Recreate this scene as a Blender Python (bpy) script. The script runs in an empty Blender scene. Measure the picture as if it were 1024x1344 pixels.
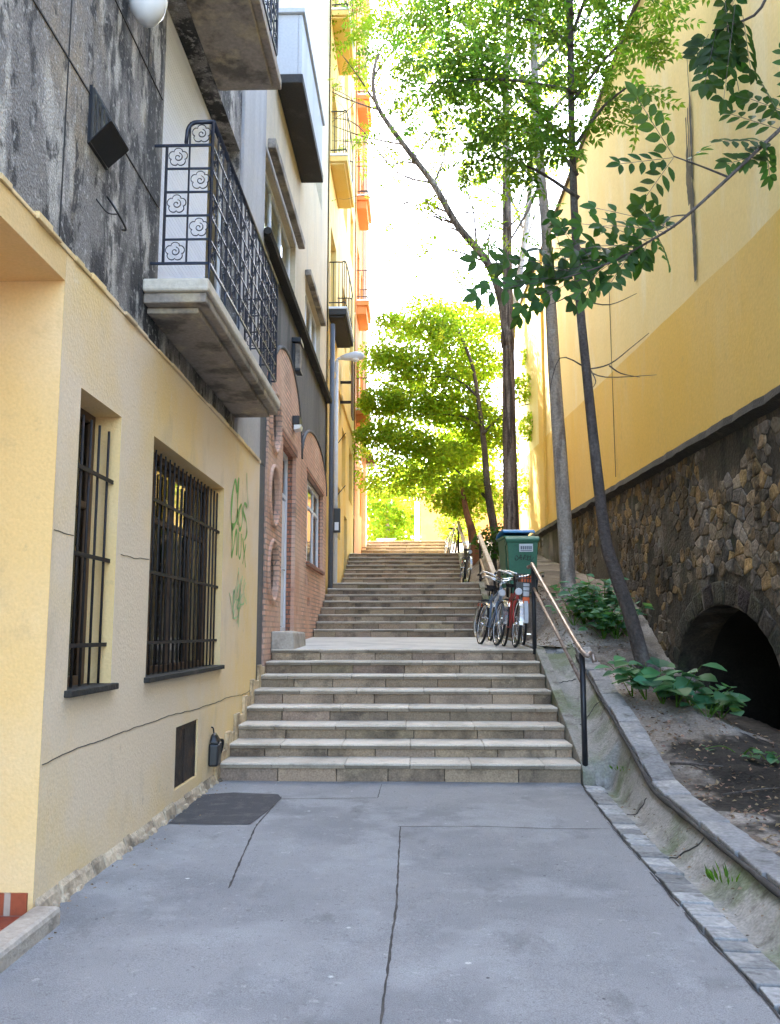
import bpy, bmesh, math, random
from mathutils import Vector, Matrix, noise
from mathutils.geometry import tessellate_polygon
random.seed(7)
R = math.radians
scene = bpy.context.scene
col = scene.collection
PI = math.pi

# ------------------------------------------------------------------ camera numbers
F, H = 1163.0, 1.5
TH = math.atan(158 / F)
YA = math.atan(33 / F * math.cos(TH))

def at(x, y, Y):
    """point of the street at distance Y up the hill, seen in direction (x, y)"""
    u, v = x - 512, 672 - y
    a = (u, F * math.cos(TH) - v * math.sin(TH), F * math.sin(TH) + v * math.cos(TH))
    c, s = math.cos(YA), math.sin(YA)
    r = (a[0] * c - a[1] * s, a[0] * s + a[1] * c, a[2])
    t = Y / r[1]
    return Vector((t * r[0], Y, H + t * r[2]))

def lerp(a, b, t): return a + (b - a) * t
def interp(tab, y):
    if y <= tab[0][0]: return tab[0][1]
    for (a, b), (c, d) in zip(tab, tab[1:]):
        if y <= c: return lerp(b, d, (y - a) / (c - a))
    return tab[-1][1]
def sstep(a, b, x):
    t = min(1, max(0, (x - a) / (b - a)))
    return t * t * (3 - 2 * t)

# ------------------------------------------------------------------ materials
def mat(name, base, layers=(), rough=.85, metal=0, bump=0, bscale=40, bdet=6, fine=.12, fscale=30, spec=.3, extra=None):
    """layers: (colour, scale, lo, hi, (sx,sy,sz) stretch, factor)"""
    m = bpy.data.materials.new(name); m.use_nodes = True
    nt = m.node_tree; N = nt.nodes; L = nt.links
    b = N['Principled BSDF']
    tc = N.new('ShaderNodeTexCoord')
    cur = None
    rgb = N.new('ShaderNodeRGB'); rgb.outputs[0].default_value = (*base, 1); cur = rgb.outputs[0]
    for i, (c, sc, lo, hi, st, fac) in enumerate(layers):
        mp = N.new('ShaderNodeMapping'); mp.inputs['Scale'].default_value = st; mp.inputs['Location'].default_value = (3.1 * i, 1.7 * i, 2.3 * i)
        L.new(tc.outputs['Object'], mp.inputs['Vector'])
        n = N.new('ShaderNodeTexNoise'); n.inputs['Scale'].default_value = sc; n.inputs['Detail'].default_value = 7; n.inputs['Roughness'].default_value = .62
        L.new(mp.outputs[0], n.inputs['Vector'])
        mr = N.new('ShaderNodeMapRange'); mr.inputs['From Min'].default_value = lo; mr.inputs['From Max'].default_value = hi; mr.inputs['To Max'].default_value = fac
        L.new(n.outputs['Fac'], mr.inputs['Value'])
        mx = N.new('ShaderNodeMix'); mx.data_type = 'RGBA'
        L.new(mr.outputs[0], mx.inputs['Factor']); L.new(cur, mx.inputs['A']); mx.inputs['B'].default_value = (*c, 1)
        cur = mx.outputs['Result']
    if extra: cur = extra(nt, tc, cur)
    # fine value variation and the per-face tint
    n = N.new('ShaderNodeTexNoise'); n.inputs['Scale'].default_value = fscale; n.inputs['Detail'].default_value = 5
    L.new(tc.outputs['Object'], n.inputs['Vector'])
    mr = N.new('ShaderNodeMapRange'); mr.inputs['From Min'].default_value = .3; mr.inputs['From Max'].default_value = .7
    mr.inputs['To Min'].default_value = 1 - fine; mr.inputs['To Max'].default_value = 1 + fine
    L.new(n.outputs['Fac'], mr.inputs['Value'])
    at_ = N.new('ShaderNodeAttribute'); at_.attribute_name = 'tint'
    v1 = N.new('ShaderNodeVectorMath'); v1.operation = 'MULTIPLY'; L.new(cur, v1.inputs[0]); L.new(at_.outputs['Color'], v1.inputs[1])
    v2 = N.new('ShaderNodeVectorMath'); v2.operation = 'SCALE'; L.new(v1.outputs[0], v2.inputs[0]); L.new(mr.outputs[0], v2.inputs['Scale'])
    L.new(v2.outputs[0], b.inputs['Base Color'])
    b.inputs['Roughness'].default_value = rough; b.inputs['Metallic'].default_value = metal
    b.inputs['Specular IOR Level'].default_value = spec
    if bump:
        n = N.new('ShaderNodeTexNoise'); n.inputs['Scale'].default_value = bscale; n.inputs['Detail'].default_value = bdet
        L.new(tc.outputs['Object'], n.inputs['Vector'])
        bp = N.new('ShaderNodeBump'); bp.inputs['Strength'].default_value = bump; bp.inputs['Distance'].default_value = .02
        L.new(n.outputs['Fac'], bp.inputs['Height']); L.new(bp.outputs[0], b.inputs['Normal'])
    return m

def leafmat(name, c, tr, amount=.5, vary=.35):
    m = bpy.data.materials.new(name); m.use_nodes = True
    nt = m.node_tree; N = nt.nodes; L = nt.links
    b = N['Principled BSDF']; b.inputs['Roughness'].default_value = .55; b.inputs['Specular IOR Level'].default_value = .2
    out = N['Material Output']
    a = N.new('ShaderNodeAttribute'); a.attribute_name = 'tint'
    for colr, sock in ((c, b.inputs['Base Color']), (tr, None)):
        v = N.new('ShaderNodeVectorMath'); v.operation = 'MULTIPLY'; v.inputs[0].default_value = colr; L.new(a.outputs['Color'], v.inputs[1])
        if sock: L.new(v.outputs[0], sock)
        else:
            t = N.new('ShaderNodeBsdfTranslucent'); L.new(v.outputs[0], t.inputs['Color'])
    mx = N.new('ShaderNodeMixShader'); mx.inputs[0].default_value = amount
    L.new(b.outputs[0], mx.inputs[1]); L.new(t.outputs[0], mx.inputs[2]); L.new(mx.outputs[0], out.inputs['Surface'])
    return m

def glassmat():
    m = bpy.data.materials.new('window_glass'); m.use_nodes = True
    nt = m.node_tree; N = nt.nodes; L = nt.links
    g = N.new('ShaderNodeBsdfGlossy'); g.inputs['Roughness'].default_value = .03
    t = N.new('ShaderNodeBsdfTransparent'); t.inputs['Color'].default_value = (.86, .9, .9, 1)
    fr = N.new('ShaderNodeFresnel'); fr.inputs['IOR'].default_value = 1.5
    mx = N.new('ShaderNodeMixShader'); L.new(fr.outputs[0], mx.inputs[0]); L.new(t.outputs[0], mx.inputs[1]); L.new(g.outputs[0], mx.inputs[2])
    L.new(mx.outputs[0], N['Material Output'].inputs['Surface'])
    return m

def brick_extra(c_mortar, w=.28, h=.075, fade=True, mort=.012):
    def f(nt, tc, cur):
        N, L = nt.nodes, nt.links
        sp = N.new('ShaderNodeSeparateXYZ'); L.new(tc.outputs['Object'], sp.inputs[0])
        ad = N.new('ShaderNodeMath'); ad.operation = 'ADD'; L.new(sp.outputs['X'], ad.inputs[0]); L.new(sp.outputs['Y'], ad.inputs[1])
        cb = N.new('ShaderNodeCombineXYZ'); L.new(ad.outputs[0], cb.inputs['X']); L.new(sp.outputs['Z'], cb.inputs['Y'])
        br = N.new('ShaderNodeTexBrick'); br.inputs['Scale'].default_value = 1; br.inputs['Brick Width'].default_value = w; br.inputs['Row Height'].default_value = h
        br.inputs['Mortar Size'].default_value = mort; br.inputs['Mortar Smooth'].default_value = .3
        br.inputs['Color1'].default_value = (.78, .78, .78, 1); br.inputs['Color2'].default_value = (1.15, 1.05, 1.0, 1); br.inputs['Bias'].default_value = 0
        L.new(cb.outputs[0], br.inputs['Vector'])
        v = N.new('ShaderNodeVectorMath'); v.operation = 'MULTIPLY'; L.new(cur, v.inputs[0]); L.new(br.outputs['Color'], v.inputs[1])
        mx = N.new('ShaderNodeMix'); mx.data_type = 'RGBA'; L.new(br.outputs['Fac'], mx.inputs['Factor']); L.new(v.outputs[0], mx.inputs['A']); mx.inputs['B'].default_value = (*c_mortar, 1)
        if not fade: return mx.outputs['Result']
        n = N.new('ShaderNodeTexNoise'); n.inputs['Scale'].default_value = .9; n.inputs['Detail'].default_value = 3; L.new(tc.outputs['Object'], n.inputs['Vector'])
        mr = N.new('ShaderNodeMapRange'); mr.inputs['From Min'].default_value = .4; mr.inputs['From Max'].default_value = .6; mr.inputs['To Min'].default_value = .25; L.new(n.outputs['Fac'], mr.inputs['Value'])
        m2 = N.new('ShaderNodeMix'); m2.data_type = 'RGBA'; L.new(mr.outputs[0], m2.inputs['Factor']); L.new(cur, m2.inputs['A']); L.new(mx.outputs['Result'], m2.inputs['B'])
        return m2.outputs['Result']
    return f

def speck_extra(c, scale, thr, c2=None):
    def f(nt, tc, cur):
        N, L = nt.nodes, nt.links
        for cc, s, off in ((c, scale, 0), (c2, scale * 1.7, 9)):
            if cc is None: continue
            mp = N.new('ShaderNodeMapping'); mp.inputs['Location'].default_value = (off, off, 0); L.new(tc.outputs['Object'], mp.inputs['Vector'])
            vo = N.new('ShaderNodeTexVoronoi'); vo.inputs['Scale'].default_value = s; L.new(mp.outputs[0], vo.inputs['Vector'])
            mr = N.new('ShaderNodeMapRange'); mr.inputs['From Min'].default_value = thr; mr.inputs['From Max'].default_value = thr * .6; L.new(vo.outputs['Distance'], mr.inputs['Value'])
            sp = N.new('ShaderNodeSeparateColor'); L.new(vo.outputs['Color'], sp.inputs[0])
            gt = N.new('ShaderNodeMath'); gt.operation = 'GREATER_THAN'; gt.inputs[1].default_value = .62; L.new(sp.outputs['Red'], gt.inputs[0])
            mu = N.new('ShaderNodeMath'); mu.operation = 'MULTIPLY'; L.new(mr.outputs[0], mu.inputs[0]); L.new(gt.outputs[0], mu.inputs[1])
            mx = N.new('ShaderNodeMix'); mx.data_type = 'RGBA'; L.new(mu.outputs[0], mx.inputs['Factor']); L.new(cur, mx.inputs['A']); mx.inputs['B'].default_value = (*cc, 1)
            cur = mx.outputs['Result']
        return cur
    return f

V1 = (1, 1, 1); ST = (1, 1, .12)
M = {}
M['ochre'] = mat('ochre_plaster', (.80, .58, .27), [((.78, .63, .46), .42, .40, .58, V1, .9), ((.54, .42, .27), 2.0, .57, .74, (1, 1, .5), .55), ((.78, .66, .48), 6, .58, .70, V1, .45), ((.40, .31, .22), 9, .66, .76, V1, .45)], bump=.25, bscale=42, fine=.08, fscale=70)
M['ochre_rich'] = mat('rich_ochre_plaster', (.76, .51, .21), [((.75, .55, .30), .7, .4, .62, V1, .8), ((.52, .36, .18), 3, .60, .74, V1, .55), ((.40, .28, .15), 8, .66, .74, V1, .4)], bump=.2, bscale=48, fine=.05, fscale=60)
M['grey_wall'] = mat('weathered_grey_render', (.23, .215, .20), [((.040, .039, .04), 1.1, .48, .56, (1, 1, .5), .93), ((.50, .47, .42), 3.0, .53, .60, (1, 1, .35), .85), ((.42, .32, .19), .8, .57, .68, (1, 1, .5), .6), ((.028, .028, .03), 7, .53, .60, (1, 1, .5), .8), ((.50, .48, .45), 16, .57, .64, V1, .6)], bump=.7, bscale=60, fine=.35, fscale=80)
M['dark_wall'] = mat('sooty_grey_render', (.12, .115, .115), [((.06, .06, .062), 1.8, .45, .62, (1, 1, .2), .9), ((.22, .20, .18), 3, .58, .75, ST, .7)], bump=.3, bscale=60, fine=.15)
M['pale_grey'] = mat('pale_grey_render', (.42, .41, .41), [((.28, .27, .27), 1.5, .48, .66, ST, .8), ((.50, .46, .40), 2, .55, .7, V1, .5)], bump=.2, bscale=60, fine=.08)
M['cream'] = mat('cream_render', (.60, .49, .33), [((.42, .36, .28), 1.2, .47, .65, ST, .7), ((.66, .58, .44), 2.4, .52, .7, V1, .5)], bump=.2, fine=.07)
M['slab'] = mat('balcony_concrete', (.31, .265, .22), [((.11, .092, .075), 2.4, .47, .60, V1, .85), ((.45, .37, .25), 3.2, .54, .66, V1, .75)], bump=.35, bscale=45, fine=.15)
M['coping'] = mat('pale_coping_stone', (.60, .54, .44), [((.44, .38, .29), 2.4, .5, .64, V1, .7)], bump=.3, fine=.1)
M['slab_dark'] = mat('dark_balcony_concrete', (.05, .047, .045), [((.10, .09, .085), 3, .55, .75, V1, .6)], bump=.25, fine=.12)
M['brick'] = mat('pink_brick', (.56, .32, .22), [((.64, .43, .32), .8, .40, .58, V1, .85), ((.36, .17, .11), 3, .58, .70, V1, .55)], bump=.25, fine=.1, extra=brick_extra((.27, .20, .16)))
M['brick_red'] = mat('red_reveal_brick', (.36, .15, .09), [((.46, .24, .17), 2, .45, .65, V1, .6)], bump=.2, fine=.12, extra=brick_extra((.15, .10, .08), .12, .075, False))
M['yellow_b'] = mat('yellow_facade', (.74, .48, .13), [((.70, .52, .25), .5, .42, .62, ST, .7), ((.76, .62, .34), 2, .5, .7, V1, .5)], bump=.15, fine=.05)
M['orange_b'] = mat('orange_facade', (.68, .22, .06), [((.72, .34, .15), .6, .45, .65, ST, .7)], bump=.15, fine=.06)
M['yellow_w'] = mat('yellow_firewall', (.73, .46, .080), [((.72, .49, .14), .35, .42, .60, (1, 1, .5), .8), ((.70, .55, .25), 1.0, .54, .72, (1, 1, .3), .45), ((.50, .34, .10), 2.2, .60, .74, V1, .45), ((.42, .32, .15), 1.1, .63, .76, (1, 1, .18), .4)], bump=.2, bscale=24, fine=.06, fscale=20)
M['yellow_pale'] = mat('pale_yellow_upper', (.78, .61, .27), [((.75, .55, .20), .5, .46, .64, (1, 1, .5), .6), ((.78, .68, .42), 1.4, .52, .68, (1, 1, .3), .6), ((.52, .44, .26), 1.0, .62, .76, (1, 1, .16), .5)], bump=.2, bscale=24, fine=.05, fscale=20)  # paler yellow used above the split line of the wall
M['moss'] = mat('black_algae_stain', (.045, .045, .03), [((.14, .11, .05), 5, .5, .7, (1, 1, .2), .7)], fine=.3)
M['ledge'] = mat('dark_ledge_stone', (.032, .029, .024), [((.10, .085, .065), 4, .58, .70, V1, .6)], bump=.5, bscale=30, fine=.25)
M['mortar'] = mat('old_mortar', (.058, .047, .034), [((.20, .185, .165), .75, .51, .60, (1, 1, .6), .85), ((.022, .021, .016), 1.5, .48, .60, (1, 1, .35), .9), ((.13, .10, .065), 2.4, .54, .64, V1, .7), ((.045, .055, .025), 1.1, .56, .66, V1, .6)], bump=1, bscale=18, fine=.35)
M['vault'] = mat('black_vault', (.018, .016, .013), bump=.5, fine=.3)  # near-black colour for the inside of the arch
M['stone'] = mat('rubble_stone', (1, 1, 1), [((.45, .42, .36), 1.1, .5, .62, V1, .7), ((.16, .15, .12), 1.7, .50, .62, (1, 1, .5), .85), ((1.25, 1.2, 1.1), 9, .56, .68, V1, .6)], bump=1, bscale=26, fine=.35, fscale=22)
M['asphalt'] = mat('grey_asphalt', (.245, .245, .248), [((.185, .188, .195), .5, .44, .58, V1, .9), ((.29, .295, .30), 1.5, .52, .62, V1, .75), ((.14, .14, .142), 3.2, .60, .70, (1, .5, 1), .6), ((.40, .40, .39), 13, .63, .70, V1, .5), ((.10, .10, .10), 30, .60, .68, V1, .5)], bump=.5, bscale=130, bdet=3, fine=.3, fscale=190, rough=.85, extra=speck_extra((.50, .50, .49), 3.6, .065, (.07, .07, .075)))
M['patch'] = mat('dark_asphalt_patch', (.055, .055, .06), [((.12, .115, .11), 6, .5, .7, V1, .8)], bump=.6, bscale=120, fine=.35, fscale=120, extra=speck_extra((.30, .26, .20), 9, .07))
M['crack'] = mat('crack_dirt', (.045, .042, .04), [((.11, .10, .09), 6, .5, .7, V1, .7)], fine=.2)
M['tread'] = mat('worn_limestone_tread', (.58, .515, .425), [((.43, .375, .30), 2.0, .48, .62, V1, .8), ((.25, .215, .17), 6, .60, .70, V1, .5)], bump=.3, bscale=60, fine=.12, fscale=60)
M['riser'] = mat('stained_limestone_riser', (.30, .225, .16), [((.11, .085, .065), 2.0, .48, .62, (1, 1, .8), .75), ((.40, .31, .21), 4.2, .55, .66, V1, .6)], bump=.5, bscale=50, fine=.22, fscale=60)
M['joint'] = mat('joint_dirt', (.07, .06, .05), fine=.2)
M['landing'] = mat('pale_landing_concrete', (.50, .47, .42), [((.36, .34, .31), 1.4, .45, .65, V1, .8), ((.56, .53, .48), 4, .55, .7, V1, .5)], bump=.2, bscale=70, fine=.08)
M['concrete'] = mat('mossy_gutter_concrete', (.27, .255, .225), [((.125, .15, .075), 1.0, .46, .58, V1, .85), ((.38, .355, .315), 2.2, .53, .64, V1, .7), ((.10, .088, .07), 5, .55, .68, V1, .75)], bump=.55, bscale=35, fine=.22, fscale=50)
M['paver'] = mat('grey_granite_sett', (.215, .215, .21), [((.36, .345, .32), 6, .53, .66, V1, .75), ((.085, .08, .075), 8, .56, .68, V1, .7)], bump=.6, bscale=50, fine=.2)
M['kerb'] = mat('grey_kerb_stone', (.235, .235, .235), [((.36, .345, .32), 2.2, .5, .64, V1, .75), ((.09, .085, .075), 4, .54, .66, V1, .8)], bump=.6, bscale=40, fine=.22)
M['dirt'] = mat('trodden_earth', (.20, .17, .14), [((.34, .31, .275), .8, .47, .57, V1, .9), ((.085, .068, .052), 1.0, .53, .63, V1, .85), ((.13, .085, .05), 3.4, .55, .68, V1, .7)], bump=1, bscale=26, fine=.35, fscale=45, extra=speck_extra((.40, .33, .24), 11, .10, (.05, .035, .025)))
M['soil'] = mat('dark_leaf_soil', (.030, .026, .022), [((.075, .065, .052), 3, .52, .66, V1, .8)], bump=1, bscale=24, fine=.5, fscale=50, extra=speck_extra((.25, .20, .15), 12, .09, (.10, .07, .04)))
M['parapet'] = mat('pale_blue_grey_parapet', (.50, .51, .53), [((.40, .41, .42), 1.5, .48, .64, ST, .7)], fine=.06)
M['litter'] = mat('dry_leaf_litter', (.20, .14, .085), fine=.3, rough=.7)
M['bark1'] = mat('dark_bark', (.070, .057, .050), [((.15, .135, .12), 5, .5, .64, (1, 1, .3), .75), ((.04, .035, .03), 9, .54, .64, (1, 1, .3), .7)], bump=1, bscale=30, fine=.3)
M['bark2'] = mat('grey_bark', (.34, .295, .25), [((.16, .13, .11), 7, .5, .62, (1, 1, .2), .8), ((.42, .39, .35), 4, .55, .66, V1, .6)], bump=.9, bscale=30, fine=.25)
M['bark3'] = mat('brown_ridged_bark', (.18, .135, .105), [((.05, .036, .03), 11, .46, .56, (1, 1, .10), .92), ((.33, .27, .22), 7, .54, .64, (1, 1, .12), .75)], bump=1, bscale=20, fine=.3)
M['red_bark'] = mat('reddish_bark', (.20, .085, .04), [((.07, .035, .025), 6, .5, .65, ST, .8)], bump=.8, fine=.2)
M['leaf_dark'] = leafmat('dark_green_leaf', (.022, .058, .014), (.08, .20, .02), .42)
M['leaf_mid'] = leafmat('mid_green_leaf', (.065, .13, .022), (.22, .40, .035), .5)
M['leaf_lit'] = leafmat('sunlit_green_leaf', (.14, .225, .022), (.46, .62, .035), .6)  # sunlit look put into a brighter, yellower leaf colour
M['leaf_shrub'] = leafmat('shrub_leaf', (.075, .20, .10), (.13, .32, .10), .35)
M['iron'] = mat('black_iron', (.012, .013, .017), rough=.45, spec=.5, fine=.2)
M['iron_blue'] = mat('blue_black_iron', (.012, .018, .035), rough=.4, spec=.5, fine=.2)
M['rust_iron'] = mat('dark_rusty_iron', (.02, .017, .016), [((.07, .035, .02), 12, .55, .7, V1, .6)], rough=.6, fine=.2)
M['rust_plate'] = mat('rusty_iron_plate', (.045, .034, .028), [((.10, .055, .03), 6, .52, .64, V1, .8), ((.02, .018, .017), 4, .52, .62, V1, .7)], rough=.7, bump=.4, fine=.2)
M['cage'] = mat('grey_black_wire', (.06, .06, .06), fine=.2)
M['steel'] = mat('worn_handrail_steel', (.30, .235, .195), [((.12, .075, .05), 7, .5, .62, V1, .85)], rough=.38, metal=.45, fine=.15)
M['pale_rail'] = mat('pale_handrail_wood', (.52, .42, .31), [((.36, .27, .18), 6, .5, .64, V1, .7)], rough=.7, fine=.15)
M['chrome'] = mat('bicycle_chrome', (.62, .62, .62), rough=.25, metal=1, fine=.05)
M['white'] = mat('white_paint', (.74, .75, .78), [((.60, .60, .62), 3, .5, .7, V1, .5)], rough=.6, fine=.03)
M['white_blind'] = mat('white_blind', (.78, .80, .86), rough=.8, fine=.02)
M['cream_cloth'] = mat('cream_curtain', (.74, .66, .50), rough=.9, fine=.03)
M['wood'] = mat('dark_wood_frame', (.10, .06, .035), [((.18, .11, .06), 5, .5, .7, ST, .6)], rough=.6, fine=.15)
M['inside'] = mat('dark_room', (.025, .022, .02), fine=.2)
M['room_wall'] = mat('room_wall', (.72, .64, .50), [((.30, .22, .14), 3, .54, .66, ST, .7)], fine=.1)
M['glass'] = glassmat()
M['tile'] = mat('terracotta_tile', (.34, .085, .04), [((.24, .06, .03), 4, .5, .7, V1, .7)], rough=.45, fine=.1, extra=brick_extra((.40, .32, .26), .2, .2, False, .02))
M['floor_tile'] = mat('red_floor_tile', (.30, .065, .035), [((.20, .05, .03), 4, .5, .7, V1, .7)], rough=.5, fine=.1)
M['threshold'] = mat('worn_threshold_stone', (.40, .35, .29), [((.22, .19, .155), 4, .48, .66, V1, .8)], bump=.4, bscale=40, fine=.12)
M['plinth'] = mat('chipped_plinth_plaster', (.50, .40, .28), [((.20, .155, .11), 3, .48, .60, V1, .85), ((.60, .50, .36), 6, .55, .66, V1, .6)], bump=.7, bscale=35, fine=.2)
M['graf_green'] = mat('green_spray_paint', (.20, .42, .09), [((.38, .48, .20), 9, .5, .7, V1, .5)], fine=.1)
M['graf_mint'] = mat('pale_green_spray_paint', (.34, .62, .28), [((.58, .58, .36), 10, .44, .58, V1, .85)], fine=.1)
M['black_pl'] = mat('black_plastic', (.012, .012, .013), rough=.4, spec=.5, fine=.1)
M['black_rub'] = mat('black_rubber', (.018, .018, .018), rough=.8, fine=.2)
M['cream_rub'] = mat('cream_tyre_rubber', (.46, .42, .32), rough=.8, fine=.1)
M['bin_green'] = mat('green_bin_plastic', (.028, .14, .085), [((.05, .18, .11), 3, .5, .7, V1, .6), ((.02, .07, .05), 6, .58, .75, V1, .5)], rough=.5, spec=.4, fine=.08)
M['bin_blue'] = mat('blue_bin_lid', (.05, .22, .48), rough=.45, spec=.4, fine=.08)
M['paper'] = mat('paper_label', (.66, .70, .74), rough=.7, fine=.05)
M['ink'] = mat('grey_ink', (.10, .12, .17), fine=.1)
M['paint_red'] = mat('red_frame_paint', (.36, .03, .022), rough=.35, spec=.5, fine=.1)
M['paint_blue'] = mat('blue_grey_frame_paint', (.10, .15, .22), rough=.35, spec=.5, fine=.1)
M['paint_black'] = mat('black_frame_paint', (.02, .02, .022), rough=.35, spec=.5, fine=.1)
M['paint_green'] = mat('green_frame_paint', (.10, .17, .10), rough=.4, spec=.5, fine=.1)
M['paint_cream'] = mat('cream_frame_paint', (.52, .48, .36), rough=.4, spec=.5, fine=.1)
M['orange_pl'] = mat('orange_reflective_plastic', (.80, .14, .03), rough=.35, fine=.05)
M['silver_pl'] = mat('silver_plastic', (.55, .56, .58), rough=.4, fine=.05)
M['lamp_glass'] = mat('opal_lamp_glass', (.80, .80, .78), rough=.25, fine=.02)
M['lamp_grey'] = mat('pale_grey_lamp_paint', (.60, .61, .63), [((.45, .45, .46), 6, .5, .7, V1, .5)], rough=.5, fine=.05)
M['pipe'] = mat('dark_zinc_pipe', (.10, .11, .13), [((.17, .17, .18), 4, .5, .7, ST, .7)], rough=.5, fine=.1)
M['roof'] = mat('roof_covering', (.12, .10, .09), fine=.1)
M['grass'] = leafmat('weed_green', (.07, .17, .02), (.15, .30, .03), .4)
M['garden_wall'] = mat('apricot_garden_wall', (.60, .37, .15), [((.66, .46, .24), 1.2, .45, .65, V1, .6)], fine=.05)
M['bench'] = mat('weathered_bench_slats', (.42, .45, .50), fine=.08)
M['pale_render'] = mat('pale_pink_render', (.66, .50, .42), [((.72, .60, .52), 1, .45, .65, V1, .6)], fine=.05)

# ------------------------------------------------------------------ mesh builder
class MB:
    def __init__(s): s.v = []; s.f = []; s.t = []; s.sm = []; s.vt = None
    def face(s, idx, t=(1, 1, 1), sm=False):
        if not isinstance(t, tuple): t = (t, t, t)
        s.f.append(idx); s.t.append(t); s.sm.append(sm)
    def poly(s, pts, t=1., sm=False):
        k = len(s.v); s.v += [tuple(p) for p in pts]; s.face(list(range(k, k + len(pts))), t, sm)
    def box(s, x0, x1, y0, y1, z0, z1, t=1.):
        k = len(s.v)
        s.v += [(x, y, z) for z in (z0, z1) for y in (y0, y1) for x in (x0, x1)]
        for q in ((0, 2, 3, 1), (4, 5, 7, 6), (0, 1, 5, 4), (2, 6, 7, 3), (0, 4, 6, 2), (1, 3, 7, 5)): s.face([k + i for i in q], t)
    def hexa(s, bot, top, t=1.):
        """two quads joined"""
        k = len(s.v); s.v += [tuple(p) for p in bot] + [tuple(p) for p in top]
        for q in ((3, 2, 1, 0), (4, 5, 6, 7), (0, 1, 5, 4), (1, 2, 6, 5), (2, 3, 7, 6), (3, 0, 4, 7)): s.face([k + i for i in q], t)
    def obox(s, c, ax, ay, az, hx, hy, hz, t=1.):
        c, ax, ay, az = Vector(c), Vector(ax), Vector(ay), Vector(az)
        pts = [c + ax * hx * i + ay * hy * j + az * hz * k for k in (-1, 1) for i, j in ((-1, -1), (1, -1), (1, 1), (-1, 1))]
        s.hexa(pts[:4], pts[4:], t)
    def tube(s, pts, r, n=8, t=1., closed=False, flat=None):
        pts = [Vector(p) for p in pts]; m = len(pts)
        rr = r if isinstance(r, (list, tuple)) else [r] * m
        k = len(s.v); prev = None
        for i, p in enumerate(pts):
            if closed: d = pts[(i + 1) % m] - pts[i - 1]
            else: d = pts[min(i + 1, m - 1)] - pts[max(i - 1, 0)]
            if d.length < 1e-9: d = Vector((0, 0, 1))
            d.normalize()
            if prev is None:
                a = d.orthogonal().normalized()
                if abs(d.z) < .9: a = d.cross(Vector((0, 0, 1))).normalized()
            else:
                a = prev - d * prev.dot(d)
                a = a.normalized() if a.length > 1e-6 else d.orthogonal().normalized()
            prev = a; b = d.cross(a)
            for j in range(n):
                an = 2 * PI * j / n + (PI / 4 if n == 4 else 0)
                s.v.append(tuple(p + (a * math.cos(an) + b * math.sin(an)) * rr[i]))
        for i in range(m if closed else m - 1):
            i2 = (i + 1) % m
            for j in range(n):
                j2 = (j + 1) % n
                s.face([k + i * n + j, k + i * n + j2, k + i2 * n + j2, k + i2 * n + j], t, n > 4)
        if not closed:
            s.face([k + j for j in reversed(range(n))], t); s.face([k + (m - 1) * n + j for j in range(n)], t)
    def lathe(s, c, prof, axis='z', n=20, t=1.):
        """prof: (r, h) pairs about an axis through c"""
        k = len(s.v); c = Vector(c)
        for r, h in prof:
            for j in range(n):
                a = 2 * PI * j / n; u, w = r * math.cos(a), r * math.sin(a)
                s.v.append(tuple(c + (Vector((u, w, h)) if axis == 'z' else Vector((h, u, w)) if axis == 'x' else Vector((u, h, w)))))
        m = len(prof)
        for i in range(m - 1):
            for j in range(n):
                j2 = (j + 1) % n
                s.face([k + i * n + j, k + i * n + j2, k + (i + 1) * n + j2, k + (i + 1) * n + j], t, True)
        s.face([k + j for j in reversed(range(n))], t); s.face([k + (m - 1) * n + j for j in range(n)], t)
    def torus(s, c, Rr, r, n=32, k=8, axis='x', t=1.):
        c = Vector(c)
        s.tube([c + (Vector((0, math.cos(a), math.sin(a))) if axis == 'x' else Vector((math.cos(a), 0, math.sin(a)))) * Rr for a in [2 * PI * i / n for i in range(n)]], r, k, t, True)
    def build(s, name, m, parent=None, bevel=0, sub=0):
        me = bpy.data.meshes.new(name); me.from_pydata(s.v, [], s.f); me.materials.append(m)
        me.polygons.foreach_set('use_smooth', s.sm)
        a = me.color_attributes.new('tint', 'FLOAT_COLOR', 'CORNER')
        buf = []
        for fc, t in zip(s.f, s.t):
            if s.vt:
                for i in fc: buf += [*s.vt[i], 1.]
                continue
            buf += [t[0], t[1], t[2], 1.] * len(fc)
        a.data.foreach_set('color', buf)
        me.update()
        o = bpy.data.objects.new(name, me); col.objects.link(o)
        if parent is not None:
            o.parent = parent
            w = parent.location.copy(); p = parent.parent
            if parent.type == 'EMPTY': o.location = -w
        if bevel:
            b = o.modifiers.new('bevel', 'BEVEL'); b.width = bevel; b.segments = 2; b.limit_method = 'ANGLE'; b.angle_limit = R(40)
        return o

def tag(o, label=None, cat=None, group=None, kind=None):
    if label: o['label'] = label
    if cat: o['category'] = cat
    if group: o['group'] = group
    if kind: o['kind'] = kind
    return o
def thing(name, label, cat, loc=(0, 0, 0), group=None, rotz=0):
    o = bpy.data.objects.new(name, None); col.objects.link(o); o.location = loc; o.rotation_euler = (0, 0, rotz); o.empty_display_size = .2
    return tag(o, label, cat, group)
def struct(o, label=None): return tag(o, label, None, None, 'structure')
def copy_tree(o, parent=None):
    c = o.copy(); col.objects.link(c)
    if parent is not None: c.parent = parent
    for ch in list(o.children): copy_tree(ch, c)
    return c

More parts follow.
